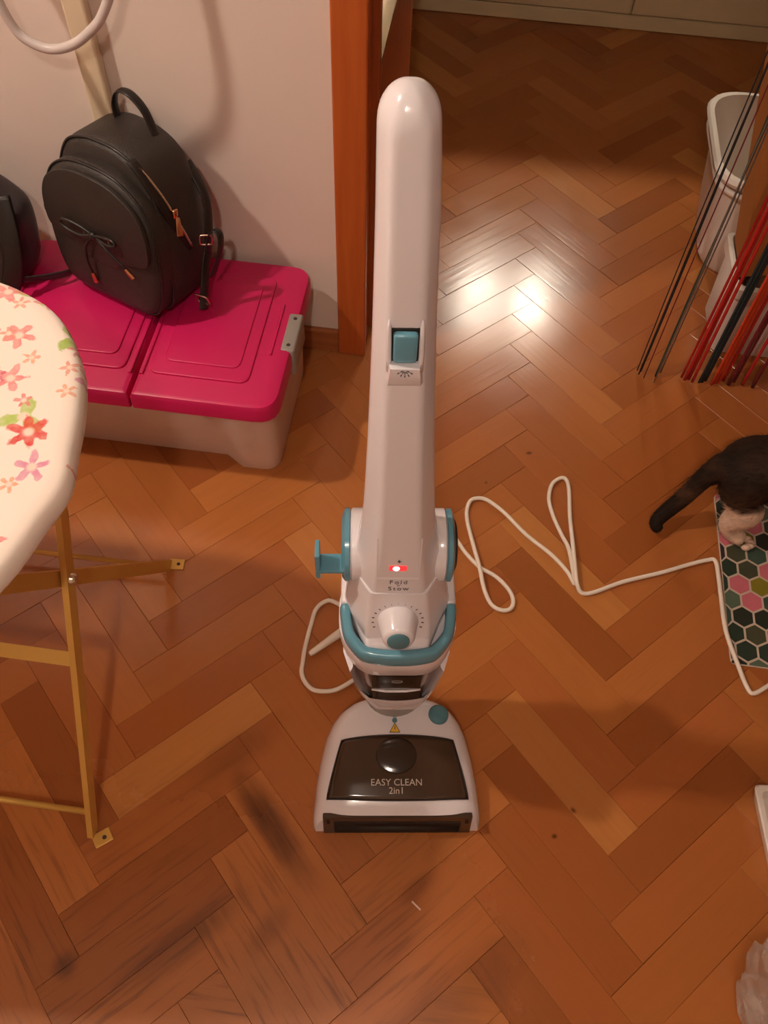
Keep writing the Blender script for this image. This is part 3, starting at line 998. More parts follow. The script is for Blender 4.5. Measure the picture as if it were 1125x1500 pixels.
def rr(hx, hy, r, n=5):
    return roundpoly([(-hx, -hy), (hx, -hy), (hx, hy), (-hx, hy)], r, n)


def ring3(poly, z):
    return [Vector((p.x, p.y, z)) for p in poly]


# tub: foot is recessed between the corner feet
def tub_ring(z, hx, hy, dent, r=0.035):
    P = rr(hx, hy, r, 5)
    out = []
    # subdivide the long sides and push the middle in
    N = len(P)
    for i in range(N):
        a, b_ = P[i], P[(i + 1) % N]
        m = 12 if (b_ - a).length > 0.2 else 1
        for k in range(m):
            out.append(a + (b_ - a) * k / m)
    q = []
    for p in out:
        d = 0
        if abs(abs(p.y) - hy) < 1e-6 and abs(p.x) < hx - 0.105:
            d = dent
            p = Vector((p.x, p.y - math.copysign(d, p.y)))
        q.append(Vector((p.x, p.y, z)))
    return q


tub = [tub_ring(0.0, HX - 0.023, HY - 0.047, 0.026), tub_ring(0.012, HX - 0.020, HY - 0.043, 0.026), tub_ring(0.10, HX - 0.018, HY - 0.036, 0.022), tub_ring(0.19, HX - 0.015, HY - 0.026, 0.012), tub_ring(0.197, HX - 0.015, HY - 0.026, 0.0),
       tub_ring(0.200, HX - 0.012, HY - 0.016, 0.0), tub_ring(0.226, HX - 0.011, HY - 0.015, 0.0)]
mesh('tub', loft(tub), M_TUB, sb, True, ang=35)
# lid in two hinged halves
XS = -0.5585 - (BX0 + BX1) / 2


def lid_half(x0, x1, rc):
    P = roundpoly([(x0, -HY), (x1, -HY), (x1, HY), (x0, HY)], rc, 5)
    c = Vector(((x0 + x1) / 2, 0))
    R = []
    for z, k in ((0.212, 0.002), (0.213, 0.0), (0.240, 0.0005), (0.2475, 0.004), (BZ, 0.010)):
        hx_, hy_ = (x1 - x0) / 2, HY
        R.append([Vector((c.x + (p.x - c.x) * (hx_ - k) / hx_, p.y * (hy_ - k) / hy_, z)) for p in P])
    return loft(R)


def ridge(x0, x1, y0, y1, w_=0.004, h=0.004):
    return xf(box(x0, x1, y0, y1, BZ - 0.001, BZ + h, min(w_, h) * 0.8, 2))


lr = mesh('lid_half', lid_half(XS + 0.0012, HX, [0.004, 0.045, 0.04, 0.004]), M_PINK, sb, True, ang=35)
ll = mesh('lid_half', lid_half(-HX, XS - 0.0012, [0.045, 0.004, 0.004, 0.04]), M_PINK, sb, True, ang=35)
for half, x0, x1, s in ((lr, XS, HX, 1), (ll, -HX, XS, -1)):
    i0, i1 = (XS + 0.022, HX - 0.062) if s > 0 else (-HX + 0.062, XS - 0.022)
    # raised field framed by a moulded step
    f = roundpoly([(i0, -HY + 0.055), (i1, -HY + 0.055), (i1, HY - 0.05), (i0, HY - 0.05)], 0.02, 4)
    mesh('raised_field', prism(f, BZ - 0.002, BZ + 0.0042, 0.002), M_PINK, half, True, ang=40)
    g = roundpoly([(i0 + 0.022, -HY + 0.085), (i1 - 0.022, -HY + 0.085), (i1 - 0.022, HY - 0.075), (i0 + 0.022, HY - 0.075)], 0.018, 4)
    mesh('inner_field', prism(g, BZ - 0.002, BZ + 0.0075, 0.0022), M_PINK, half, True, ang=40)
    xb = XS + s * 0.011
    mesh('hinge_rib', box(xb - 0.004, xb + 0.004, -HY + 0.05, HY - 0.03, BZ - 0.001, BZ + 0.0045, 0.002), M_PINK, half, True, ang=40)
    xe = s * (HX - 0.040)
    mesh('end_rib', box(min(xe, xe + s * 0.006), max(xe, xe + s * 0.006), -0.06, 0.075, BZ - 0.001, BZ + 0.004, 0.0018), M_PINK, half, True, ang=40)
    xc = s * HX
    clip = mesh('clip', box(min(xc - s * 0.022, xc + s * 0.006), max(xc - s * 0.022, xc + s * 0.006), -0.045, 0.055, 0.185, BZ + 0.002, 0.005, 3), M_CLIP, sb, True, ang=40)
    for yy in (-0.03, 0.04):
        mesh('rivet', xf(lathe([(0.004, 0), (0.003, 0.0014)], 10), (xc - s * 0.008, yy, BZ + 0.002)), M_INK, clip)
# ------------------------------------------------------------------ black backpack on the lid
bp = thing('backpack', 'black leather backpack with a bow on its flap, sitting on the pink lid', 'backpack', (-0.608, 1.214, BZ + 0.0165), (radians(-6), radians(1), radians(-23)))


def closed_outline(K, sub=6):
    K = K + [(-x, z) for x, z in K[-2:0:-1]]
    return [Vector((p.x, p.y)) for p in spline([(x, z, 0) for x, z in K], sub, True)]


MAIN = closed_outline([(0, 0.0), (0.078, 0.001), (0.112, 0.016), (0.123, 0.06), (0.122, 0.12), (0.116, 0.18), (0.102, 0.238), (0.076, 0.283), (0.036, 0.302), (0, 0.305)])
POCK = closed_outline([(0, 0.004), (0.078, 0.005), (0.110, 0.022), (0.124, 0.075), (0.126, 0.135), (0.120, 0.190), (0.096, 0.240), (0.054, 0.268), (0, 0.275)])


def slab(outl, prof, cz):
    """prof: (y, scale)"""
    return loft([[Vector((p.x * k, y, cz + (p.y - cz) * k)) for p in outl] for y, k in prof])


mesh('main_body', slab(MAIN, [(-0.052, 0.93), (-0.046, 0.975), (-0.030, 1.0), (0.045, 1.0), (0.060, 0.98), (0.068, 0.93)], 0.12), M_LEATHER, bp, True, ang=50)
pk = mesh('front_pocket', slab(POCK, [(-0.045, 0.985), (-0.064, 0.995), (-0.074, 0.985), (-0.081, 0.95), (-0.085, 0.86), (-0.088, 0.6), (-0.089, 0.2)], 0.10), M_LEATHER, bp, True, ang=50)
mesh('piping', tube([Vector((p.x * 0.985, -0.076, 0.10 + (p.y - 0.10) * 0.985)) for p in POCK], 0.0026, 6, closed=True), M_LEATHER2, pk, True)
mesh('piping', tube([Vector((p.x * 0.985, -0.046, 0.12 + (p.y - 0.12) * 0.985)) for p in MAIN], 0.0028, 6, closed=True), M_LEATHER2, bp, True)
# flap
FL = closed_outline([(0, 0.094), (0.034, 0.098), (0.056, 0.114), (0.090, 0.121), (0.110, 0.132), (0.1155, 0.156), (0.112, 0.196), (0.092, 0.232), (0.050, 0.257), (0, 0.263)], 5)
flap = mesh('flap', zx(prism([(p.x, p.y) for p in FL], 0.084, 0.0935, 0.002)), M_LEATHER, bp, True, ang=40)
# bow with two loops and knot
yb = -0.099
lp = spline([(-0.004, yb, 0.152), (-0.03, yb - 0.004, 0.144), (-0.060, yb - 0.005, 0.147), (-0.070, yb - 0.005, 0.156), (-0.058, yb - 0.005, 0.165), (-0.03, yb - 0.002, 0.162), (-0.004, yb, 0.154)], 5)
rp = spline([(0.004, yb, 0.152), (0.028, yb - 0.004, 0.150), (0.046, yb - 0.005, 0.153), (0.052, yb - 0.004, 0.158), (0.044, yb - 0.003, 0.163), (0.024, yb - 0.002, 0.160), (0.004, yb, 0.154)], 5)
bow = mesh('bow', tube(lp, 0.0032, 6), M_LEATHER2, bp, True)
mesh('bow_loop', tube(rp, 0.0032, 6), M_LEATHER2, bow, True)
mesh('bow_knot', xf(sphere(0.0075), (0, yb - 0.001, 0.153), sc=(1, 0.8, 0.9)), M_LEATHER2, bow, True)
for x in (-0.022, 0.035):
    mesh('eyelet', xf(tube([(cos(a) * 0.006, 0, sin(a) * 0.006) for a in [2 * pi * k / 14 for k in range(14)]], 0.0013, 6, closed=True), (x, -0.0945, 0.150)), M_STEEL, flap, True)
for P in ([(-0.003, yb, 0.149), (-0.020, yb - 0.003, 0.126), (-0.027, yb - 0.001, 0.09), (-0.024, yb + 0.003, 0.06)], [(0.003, yb, 0.150), (0.034, yb - 0.004, 0.136), (0.058, yb - 0.002, 0.119), (0.066, yb, 0.110)]):
    sp = spline(P, 5)
    cd = mesh('tie', tube(sp, 0.0023, 6), M_LEATHER2, bp, True)
    t = (sp[-1] - sp[-2]).normalized()
    mesh('tie_tip', tube([sp[-1] - t * 0.003, sp[-1] + t * 0.004, sp[-1] + t * 0.018, sp[-1] + t * 0.019], [0.003, 0.0042, 0.0048, 0.0035], 10), M_BRASS, cd, True, ang=50)
# zip round the right shoulder
zp = [Vector((p.x * 1.004, -0.006, 0.12 + (p.y - 0.12) * 1.004)) for p in MAIN if p.x > 0.03 and 0.11 < p.y < 0.292]
zp.sort(key=lambda p: -p.z)
for i, p in enumerate(zp):
    t = i / (len(zp) - 1)
    p.y = -0.046 + 0.062 * (t ** 1.3)
mesh('zip', tube(zp, 0.0, 6, flat=(0.0032, 0.0016)), M_STEEL, bp, True)
zp2 = [p + Vector((-0.0016, -0.012 * sin(pi * i / (len(zp) - 1)), 0)) for i, p in enumerate(zp)]
mesh('zip_gap', tube(zp2, 0.0, 6, flat=(0.010, 0.003)), M_DARK, bp, True)
zq = zp[int(len(zp) * 0.60)]
sl_ = mesh('zip_slider', xf(box(-0.004, 0.004, -0.006, 0.006, -0.008, 0.008, 0.002), zq + Vector((0.003, 0, 0)), (0, 0, 0)), M_BRASS, bp, True, ang=50)
mesh('zip_pull', xf(prism(roundpoly([(-0.0035, 0), (0.0035, 0), (0.006, -0.034), (-0.006, -0.034)], 0.002, 2), -0.001, 0.001, 0.0005), zq + Vector((0.008, 0.001, -0.006)), (radians(78), 0, radians(52))), M_BRASS, sl_, True, ang=50)
# grab handle
hs = spline([(-0.030, 0.035, 0.294), (-0.034, 0.035, 0.326), (-0.018, 0.032, 0.352), (0.008, 0.030, 0.356), (0.032, 0.032, 0.338), (0.046, 0.035, 0.306), (0.052, 0.036, 0.286)], 6)
mesh('grab_handle', tube(hs, 0, 8, flat=(0.0085, 0.0024)), M_LEATHER2, bp, True)
# shoulder straps
st = spline([(0.085, 0.066, 0.25), (0.125, 0.060, 0.20), (0.138, 0.045, 0.13), (0.146, 0.02, 0.085), (0.154, 0.0, 0.04), (0.160, -0.012, 0.012)], 6)
s1 = mesh('shoulder_strap', tube(st, 0, 8, flat=(0.0105, 0.0026)), M_LEATHER2, bp, True)
lp = spline([(0.148, 0.03, 0.11), (0.152, 0.03, 0.145), (0.166, 0.03, 0.165), (0.178, 0.03, 0.155), (0.176, 0.025, 0.12), (0.164, 0.015, 0.075)], 6)
mesh('strap_loop', tube(lp, 0, 8, flat=(0.009, 0.0024)), M_LEATHER2, s1, True)
bk = roundpoly([(-0.0135, -0.014), (0.0135, -0.014), (0.0135, 0.014), (-0.0135, 0.014)], 0.006, 4)
mesh('buckle', xf(tube([(p.x, 0, p.y) for p in bk], 0.0019, 6, closed=True), (0.157, -0.011, 0.034), (radians(25), 0, radians(8))), M_STEEL, s1, True)
mesh('buckle', xf(tube([(p.x * 0.8, 0, p.y * 0.8) for p in bk], 0.0018, 6, closed=True), (0.150, 0.022, 0.142), (radians(10), 0, radians(40))), M_STEEL, s1, True)
st = spline([(-0.085, 0.066, 0.25), (-0.130, 0.055, 0.19), (-0.136, 0.03, 0.13), (-0.122, -0.01, 0.045), (-0.115, -0.055, 0.008), (-0.135, -0.10, 0.006), (-0.17, -0.14, 0.006)], 6)
s2 = mesh('shoulder_strap', tube(st, 0, 8, flat=(0.0105, 0.0026)), M_LEATHER2, bp, True)
mesh('strap_ring', xf(tube([(cos(a) * 0.008, 0, sin(a) * 0.008) for a in [2 * pi * k / 14 for k in range(14)]], 0.0016, 6, closed=True), (-0.121, -0.04, 0.185), (0, 0, radians(60))), M_STEEL, bp, True)

# ------------------------------------------------------------------ dark nylon bag at the left of the backpack
nb = thing('nylon_bag', 'slouching dark grey nylon bag at the left edge beside the backpack', 'bag', (-0.925, 1.225, BZ + 0.0085), (0, 0, radians(-8)))


def slouch(rx, ry, h, seed, amp, n=36, m=18, fq=1.0):
    R = []
    for j in range(m + 1):
        t = j / m
        z = h * t
        k = (1 - abs(2 * t - 0.8) ** 3.2 * 0.42) if t < 0.86 else (1 - abs(2 * 0.86 - 0.8) ** 3.2 * 0.42) * sqrt(max(0.0, 1 - ((t - 0.86) / 0.145) ** 2))
        k = max(k, 0.03)
        row = []
        for i in range(n):
            a = 2 * pi * i / n
            cx, sx = cos(a), sin(a)
            x, y = rx * math.copysign(abs(cx) ** 0.7, cx) * k, ry * math.copysign(abs(sx) ** 0.7, sx) * k
            d = noise.noise(Vector((x * 14 * fq + seed, y * 14 * fq, z * 17 * fq))) * amp * (0.3 + 0.7 * min(1, 4 * t * (1 - t) + 0.2))
            row.append(Vector((x * (1 + d * 4), y * (1 + d * 4), max(0.0, z + d * 0.6 * (1 if 0 < j < m else 0)))))
        R.append(row)
    return loft(R)


mesh('bag_body', slouch(0.118, 0.07, 0.225, 3.1, 0.03), M_NYLON, nb, True, ang=60)
f1 = spline([(0.02, -0.078, 0.20), (0.055, -0.088, 0.14), (0.06, -0.092, 0.08), (0.03, -0.09, 0.02)], 6)
mesh('bag_strap', tube(f1, 0, 8, flat=(0.012, 0.003)), M_LEATHER2, nb, True)
f2 = spline([(0.108, -0.02, 0.19), (0.122, -0.05, 0.13), (0.118, -0.07, 0.07), (0.095, -0.085, 0.012)], 6)
mesh('bag_strap', tube(f2, 0, 8, flat=(0.018, 0.003)), M_LEATHER2, nb, True)
f3 = spline([(-0.02, -0.084, 0.165), (0.02, -0.094, 0.172), (0.06, -0.086, 0.158), (0.10, -0.05, 0.16)], 6)
mesh('bag_fold', tube(f3, 0, 8, flat=(0.004, 0.012)), M_NYLON, nb, True)

# ------------------------------------------------------------------ pale hose loop by the wall
hp = spline([(-0.80, 1.30, 1.15), (-0.765, 1.27, 0.90), (-0.735, 1.25, 0.775), (-0.722, 1.25, 0.72), (-0.702, 1.25, 0.699), (-0.671, 1.25, 0.691), (-0.635, 1.25, 0.701), (-0.602, 1.25, 0.723), (-0.573, 1.25, 0.752), (-0.55, 1.255, 0.80), (-0.535, 1.27, 0.90), (-0.53, 1.30, 1.15)], 6)
hose = thing('hose', 'pale grey flexible hose hanging in a loop in front of the wall', 'hose')
mesh('hose_tube', tube(hp, 0.0075, 10), M_HOSE, hose, True)
for x in (-0.80, -0.53):
    mesh('hose_bracket', merge(box(x - 0.012, x + 0.012, 1.288, WY, 1.14, 1.165, 0.003)), M_LAMPW, hose)

# ------------------------------------------------------------------ ironing board
def floral():
    m = bpy.data.materials.new('floral_cotton')
    m.use_nodes = True
    nt = m.node_tree
    L = nt.links.new
    b = nt.nodes['Principled BSDF']
    b.inputs['Roughness'].default_value = 0.8
    b.inputs['Sheen Weight'].default_value = 0.2
    tc = nt.nodes.new('ShaderNodeTexCoord')
    base = srgb(244, 228, 214)
    cur = None

    def mth(op, a, b_):
        n = nt.nodes.new('ShaderNodeMath')
        n.operation = op
        for i, v in enumerate((a, b_)):
            if isinstance(v, (int, float)):
                n.inputs[i].default_value = v
            else:
                L(v, n.inputs[i])
        return n.outputs[0]

    layers = [
        # scale, radius, keep above, colour stops, petals, offset
        (13, 0.22, 0.30, [(0.0, srgb(158, 186, 66)), (1.0, srgb(196, 210, 120))], 3, 1.3),
        (15, 0.21, 0.30, [(0.0, srgb(226, 84, 70)), (0.5, srgb(238, 150, 150)), (1.0, srgb(196, 130, 186))], 5, 4.7),
        (24, 0.18, 0.45, [(0.0, srgb(214, 90, 120)), (1.0, srgb(236, 170, 130))], 5, 8.1),
        (14, 0.27, 0.66, [(0.0, srgb(212, 48, 40)), (1.0, srgb(232, 96, 84))], 6, 11.9),
    ]
    for sc, rad, keep, cols, pet, off in layers:
        mp = nt.nodes.new('ShaderNodeMapping')
        mp.inputs['Location'].default_value = (off, off * 1.7, 0)
        L(tc.outputs['Object'], mp.inputs['Vector'])
        # wobble makes petal-like edges
        nz = nt.nodes.new('ShaderNodeTexNoise')
        nz.inputs['Scale'].default_value = sc * 7.0
        nz.inputs['Detail'].default_value = 2
        L(mp.outputs[0], nz.inputs['Vector'])
        vo = nt.nodes.new('ShaderNodeTexVoronoi')
        vo.voronoi_dimensions = '2D'
        vo.inputs['Scale'].default_value = sc
        vo.inputs['Randomness'].default_value = 0.9
        L(mp.outputs[0], vo.inputs['Vector'])
        sp = nt.nodes.new('ShaderNodeSeparateColor')
        L(vo.outputs['Color'], sp.inputs[0])
        # petals: angle around the cell centre
        vs = nt.nodes.new('ShaderNodeVectorMath')
        vs.operation = 'SUBTRACT'
        vm = nt.nodes.new('ShaderNodeVectorMath')
        vm.operation = 'SCALE'
        vm.inputs['Scale'].default_value = sc
        L(mp.outputs[0], vm.inputs[0])
        vm2 = nt.nodes.new('ShaderNodeVectorMath')
        vm2.operation = 'SCALE'
        vm2.inputs['Scale'].default_value = sc
        L(vo.outputs['Position'], vm2.inputs[0])
        L(vm.outputs[0], vs.inputs[0])
        L(vm2.outputs[0], vs.inputs[1])
        sx = nt.nodes.new('ShaderNodeSeparateXYZ')
        L(vs.outputs[0], sx.inputs[0])
        ang = mth('ARCTAN2', sx.outputs[1], sx.outputs[0])
        pe = mth('MULTIPLY', mth('COSINE', mth('ADD', mth('MULTIPLY', ang, float(pet)), mth('MULTIPLY', sp.outputs[2], 6.0)), 0), 0.09 if pet > 3 else 0.14)
        d = mth('ADD', vo.outputs['Distance'], mth('MULTIPLY', mth('SUBTRACT', nz.outputs['Fac'], 0.5), 0.30))
        d = mth('SUBTRACT', d, pe)
        inside = nt.nodes.new('ShaderNodeMapRange')
        inside.inputs['From Min'].default_value = rad * 1.05
        inside.inputs['From Max'].default_value = rad * 0.85
        L(d, inside.inputs['Value'])
        kp = mth('GREATER_THAN', sp.outputs[0], keep)
        fac = mth('MULTIPLY', mth('MULTIPLY', inside.outputs[0], kp), mth('ADD', 0.45, mth('MULTIPLY', nz.outputs['Fac'], 0.8)))
        cr = nt.nodes.new('ShaderNodeValToRGB')
        el = cr.color_ramp.elements
        el[0].color, el[0].position = cols[0][1], cols[0][0]
        el[1].color, el[1].position = cols[-1][1], cols[-1][0]
        for p, c in cols[1:-1]:
            el.new(p).color = c
        L(sp.outputs[1], cr.inputs['Fac'])
        # pale heart
        ht = nt.nodes.new('ShaderNodeMapRange')
        ht.inputs['From Min'].default_value = 0.05
        ht.inputs['From Max'].default_value = 0.10
        L(vo.outputs['Distance'], ht.inputs['Value'])
        mc = nt.nodes.new('ShaderNodeMix')
        mc.data_type = 'RGBA'
        L(ht.outputs[0], mc.inputs['Factor'])
        mc.inputs['A'].default_value = srgb(246, 214, 196)
        L(cr.outputs['Color'], mc.inputs['B'])
        mx = nt.nodes.new('ShaderNodeMix')
        mx.data_type = 'RGBA'
        fc = nt.nodes.new('ShaderNodeClamp')
        L(fac, fc.inputs[0])
        L(fc.outputs[0], mx.inputs['Factor'])
        if cur is None:
            mx.inputs['A'].default_value = base
        else:
            L(cur, mx.inputs['A'])
        L(mc.outputs['Result'], mx.inputs['B'])
        cur = mx.outputs['Result']
    L(cur, b.inputs['Base Color'])
    return m


M_FLORAL = floral()
ZB = 0.72
ib = thing('ironing_board', 'ironing board with a floral cotton cover on gold folding legs', 'ironing board')
kB = (EYE - ZB) / (EYE - 0.53)
edge = [(-0.679, 0.905), (-0.630, 0.887), (-0.584, 0.862), (-0.545, 0.822), (-0.513, 0.773), (-0.495, 0.731), (-0.480, 0.677), (-0.470, 0.620), (-0.460, 0.561), (-0.472, 0.507), (-0.493, 0.426), (-0.54, 0.345), (-0.62, 0.30)]
edge = [(x * kB, y * kB) for x, y in edge]
outl = [(-1.45, 0.735), (-0.80, 0.735), (-0.62, 0.73)] + edge + [(-0.62, 0.215), (-0.80, 0.20), (-1.45, 0.20), (-1.50, 0.25), (-1.50, 0.685)]
os_ = [Vector((p.x, p.y)) for p in spline([(x, y, 0) for x, y in outl], 4, True)]
cc = Vector((-0.75, 0.465))


def inset(P, d):
    N = len(P)
    out = []
    for i in range(N):
        t = (P[(i + 1) % N] - P[i - 1]).normalized()
        nrm = Vector((t.y, -t.x))
        if nrm.dot(cc - P[i]) < 0:
            nrm = -nrm
        out.append(P[i] + nrm * d)
    return out


R = []
for z, d in ((ZB - 0.040, 0.020), (ZB - 0.036, 0.006), (ZB - 0.026, 0.0), (ZB - 0.012, 0.0), (ZB - 0.004, 0.003), (ZB - 0.001, 0.009), (ZB, 0.02)):
    R.append([Vector((p.x, p.y, z)) for p in inset(os_, d)])
cov = mesh('cover', loft(R), M_FLORAL, ib, True, ang=60)
cov['label'] = 'white cotton cover printed with red, pink and green flowers'


def strap(P, w_, t, nrm=None):
    """flat steel strip along P; width across nrm"""
    P = [Vector(p) for p in P]
    rings = []
    for i, p in enumerate(P):
        d = (P[min(i + 1, len(P) - 1)] - P[max(i - 1, 0)]).normalized()
        s = d.cross(Vector(nrm)).normalized()
        n2 = s.cross(d).normalized()
        rings.append([p + s * a + n2 * b_ for a, b_ in ((-w_ / 2, -t / 2), (w_ / 2, -t / 2), (w_ / 2, t / 2), (-w_ / 2, t / 2))])
    return loft(rings)


def legY(z):
    return 0.2434 + 0.57 * z


XA = -0.462
for x in (XA, XA - 0.62):
    mesh('leg', strap([(x, 0.2434, 0.004), (x, legY(0.28), 0.28), (x, legY(0.50), 0.50), (x - 0.012, legY(0.60), 0.60), (x - 0.012, legY(ZB - 0.05), ZB - 0.042)], 0.021, 0.009, (1, 0, 0)), M_GOLD, ib)
    mesh('leg', strap([(x - 0.011, 0.734, 0.004), (x - 0.011, 0.734 - 0.61 * 0.4, 0.40), (x - 0.011, 0.734 - 0.61 * (ZB - 0.042), ZB - 0.042)], 0.022, 0.009, (1, 0, 0)), M_GOLD, ib)
    mesh('pivot', xf(lathe([(0.008, -0.016), (0.009, -0.014), (0.009, 0.008), (0.006, 0.012)], 14, 'x'), (x, 0.482, 0.416)), M_STEEL, ib, True, ang=50)
mesh('crossbar', strap([(XA, legY(0.30), 0.30), (XA - 0.62, legY(0.30), 0.30)], 0.020, 0.004, (0, -0.5, 1)), M_GOLD, ib)
mesh('crossbar', tube([(XA, 0.266, 0.045), (XA - 0.62, 0.266, 0.045)], 0.005, 8), M_GOLD, ib, True)
mesh('crossbar', tube([(XA - 0.01, 0.714, 0.035), (XA - 0.63, 0.706, 0.035)], 0.005, 8), M_GOLD, ib, True)
mesh('support_rail', box(-1.2, -0.44, 0.44, 0.50, ZB - 0.052, ZB - 0.040), M_GOLD, ib)


def foot(x, y, rz):
    f = mesh('foot', xf(box(-0.016, 0.013, -0.011, 0.011, 0.0, 0.0035, 0.0012), (x, y, 0.0), (0, 0, rz)), M_GOLD, ib)
    mesh('foot_rivet', xf(lathe([(0.0035, 0.0035), (0.003, 0.0045)], 10), (x + 0.002, y, 0)), M_INK, f)


foot(XA + 0.018, 0.2400, radians(38))
foot(XA + 0.004, 0.7400, radians(5))
foot(XA - 0.602, 0.2400, radians(38))
foot(XA - 0.616, 0.7400, radians(5))

# ------------------------------------------------------------------ string curtain in the doorway
sc_ = thing('string_curtain', 'curtain of loose coloured strings hanging at the right of the doorway', 'string curtain', (0, WY + 0.02, 0))
mesh('rod', tube([(OX0 + 0.002, 0, 2.03), (OX1 - 0.002, 0, 2.03)], 0.008, 10), M_STEEL, sc_, True)
SCOL = {'black': srgb(38, 32, 34), 'green': srgb(70, 84, 66), 'red': srgb(186, 30, 22), 'teal': srgb(40, 50, 52), 'orange': srgb(206, 66, 26), 'maroon': srgb(110, 22, 26), 'grey': srgb(112, 98, 92)}
SM = {k: mat('string_' + k, v, 0.85, var=0.15, scale=80, bump=0.4, bscale=500) for k, v in SCOL.items()}
strs = [(0.437, 'black', 0.0016, 0), (0.442, 'black', 0.0018, .01), (0.4475, 'maroon', 0.0012, -.01), (0.474, 'green', 0.0022, 0), (0.4795, 'green', 0.0020, .008), (0.486, 'grey', 0.0014, .012), (0.470, 'grey', 0.0012, -.02),
        (0.540, 'red', 0.0040, 0), (0.548, 'red', 0.0044, .004), (0.556, 'red', 0.0034, -.004), (0.5775, 'teal', 0.0048, 0), (0.586, 'teal', 0.0036, .005), (0.606, 'orange', 0.0046, 0), (0.615, 'orange', 0.0040, .004), (0.626, 'red', 0.0034, .01), (0.637, 'maroon', 0.0040, 0), (0.650, 'maroon', 0.0030, .01), (0.533, 'red', 0.0028, .006), (0.598, 'orange', 0.0030, -.006), (0.668, 'red', 0.0036, .004), (0.690, 'maroon', 0.0036, .0), (0.571, 'teal', 0.0026, -.004), (0.434, 'black', 0.0012, .012)]
for i, (x, cname, r, yo) in enumerate(strs):
    rnd = random.Random(i)
    P = []
    for k in range(9):
        t = k / 8
        P.append((x + rnd.uniform(-1, 1) * 0.003 * sin(pi * t) + 0.05 * t * t * (x - 0.3), yo + rnd.uniform(-1, 1) * 0.003 * sin(pi * t), 0.006 + t * 2.018))
    s_ = mesh('strand', tube(spline(P, 4), r, 7), SM[cname], sc_, True)

# ------------------------------------------------------------------ white box, cardboard, basket behind the strings
wb = thing('white_box', 'low white storage box standing on the hall floor behind the strings', 'box', (0.80, 1.545, 0))
Rw = []
for z, k in ((0.0, 0.0), (0.004, 0.003), (0.17, 0.010), (0.173, 0.018), (0.20, 0.020), (0.204, 0.016), (0.204, 0.010), (0.03, -0.004)):
    Rw.append([Vector((p.x, p.y, z)) for p in rr(0.193 + k, 0.075 + k, 0.02, 4)])
mesh('box_body', loft(Rw), M_BASKET, wb, True, ang=35)
mesh('folded_paper', box(-0.14, 0.14, -0.05, 0.05, 0.032, 0.16, 0.003), mat('paper', srgb(214, 196, 184), 0.8), wb)
for k in range(6):
    mesh('front_rib', box(0.015 + k * 0.028, 0.027 + k * 0.028, -0.092, -0.078, 0.012, 0.165, 0.003), M_BASKET, wb)

cbx = thing('cardboard_box', 'plain brown cardboard box resting on the white box behind the strings', 'box', (0.612, 1.565, 0.2045), (0, radians(-13), 0))
cbx.location = (0.598, 1.482, 0.209)
cw, chh, cdp = 0.30, 0.46, 0.12
mesh('front_panel', box(0, cw, 0, 0.005, 0, chh), M_CARD, cbx)
mesh('back_panel', box(0, cw, cdp - 0.005, cdp, 0, chh), M_CARD, cbx)
mesh('side_panel', box(0, 0.005, 0.005, cdp - 0.005, 0, chh), M_CARD, cbx)
mesh('side_panel', box(cw - 0.005, cw, 0.005, cdp - 0.005, 0, chh), M_CARD, cbx)
mesh('flap', xf(box(0, cw, 0, 0.005, 0, 0.07), (0, 0, chh), (radians(-24), 0, 0)), M_CARD, cbx)
mesh('flap', xf(box(0, cw, 0, 0.005, 0, 0.07), (0, cdp - 0.005, chh), (radians(24), 0, 0)), M_CARD, cbx)
mesh('bottom_panel', box(0.005, cw - 0.005, 0.005, cdp - 0.005, 0.0, 0.005), M_CARD, cbx)

bk_ = thing('laundry_basket', 'tall white plastic basket with a rolled rim in the hall', 'basket', (0.770, 1.855, 0))
Rb = []
for z, k in ((0.0, 0.165), (0.01, 0.172), (0.12, 0.190), (0.24, 0.206), (0.275, 0.212), (0.277, 0.228), (0.287, 0.232), (0.295, 0.228), (0.295, 0.218), (0.24, 0.200), (0.12, 0.184), (0.012, 0.165)):
    Rb.append([Vector((p.x, p.y, z)) for p in rr(k, k - 0.045, 0.09, 8)])
mesh('basket_shell', loft(Rb), M_BASKET, bk_, True, ang=40)
mesh('rim_bead', tube([Vector((p.x, p.y, 0.255)) for p in rr(0.217, 0.172, 0.09, 8)], 0.007, 8, closed=True), M_BASKET, bk_, True)

# ------------------------------------------------------------------ mat with printed hexagons
MX0, MX1, MY0, MY1 = 0.581, 1.05, 0.683, 1.06
mt = thing('floor_mat', 'thin mat printed with green, pink and olive hexagons under the cat', 'mat', (MX0, MY0, 0))
mw, mh = MX1 - MX0, MY1 - MY0
mesh('mat_base', prism(roundpoly([(0, 0), (mw, 0), (mw, mh), (0, mh)], 0.012, 4), 0, 0.003, 0.0008), mat('mat_ground', srgb(196, 176, 158), 0.6, var=0.05), mt)
HC = [srgb(38, 52, 40), srgb(58, 78, 64), srgb(84, 100, 82), srgb(196, 104, 116), srgb(128, 116, 30), srgb(46, 34, 44), srgb(66, 68, 48), srgb(36, 42, 32)]
HM = [mat('hexagon_' + str(i), c_, 0.55, var=0.15, scale=40) for i, c_ in enumerate(HC)]
rh = 0.0232
pitch_x, pitch_y = rh * sqrt(3), rh * 1.5
seqr = random.Random(5)
j = 0
y = -0.005
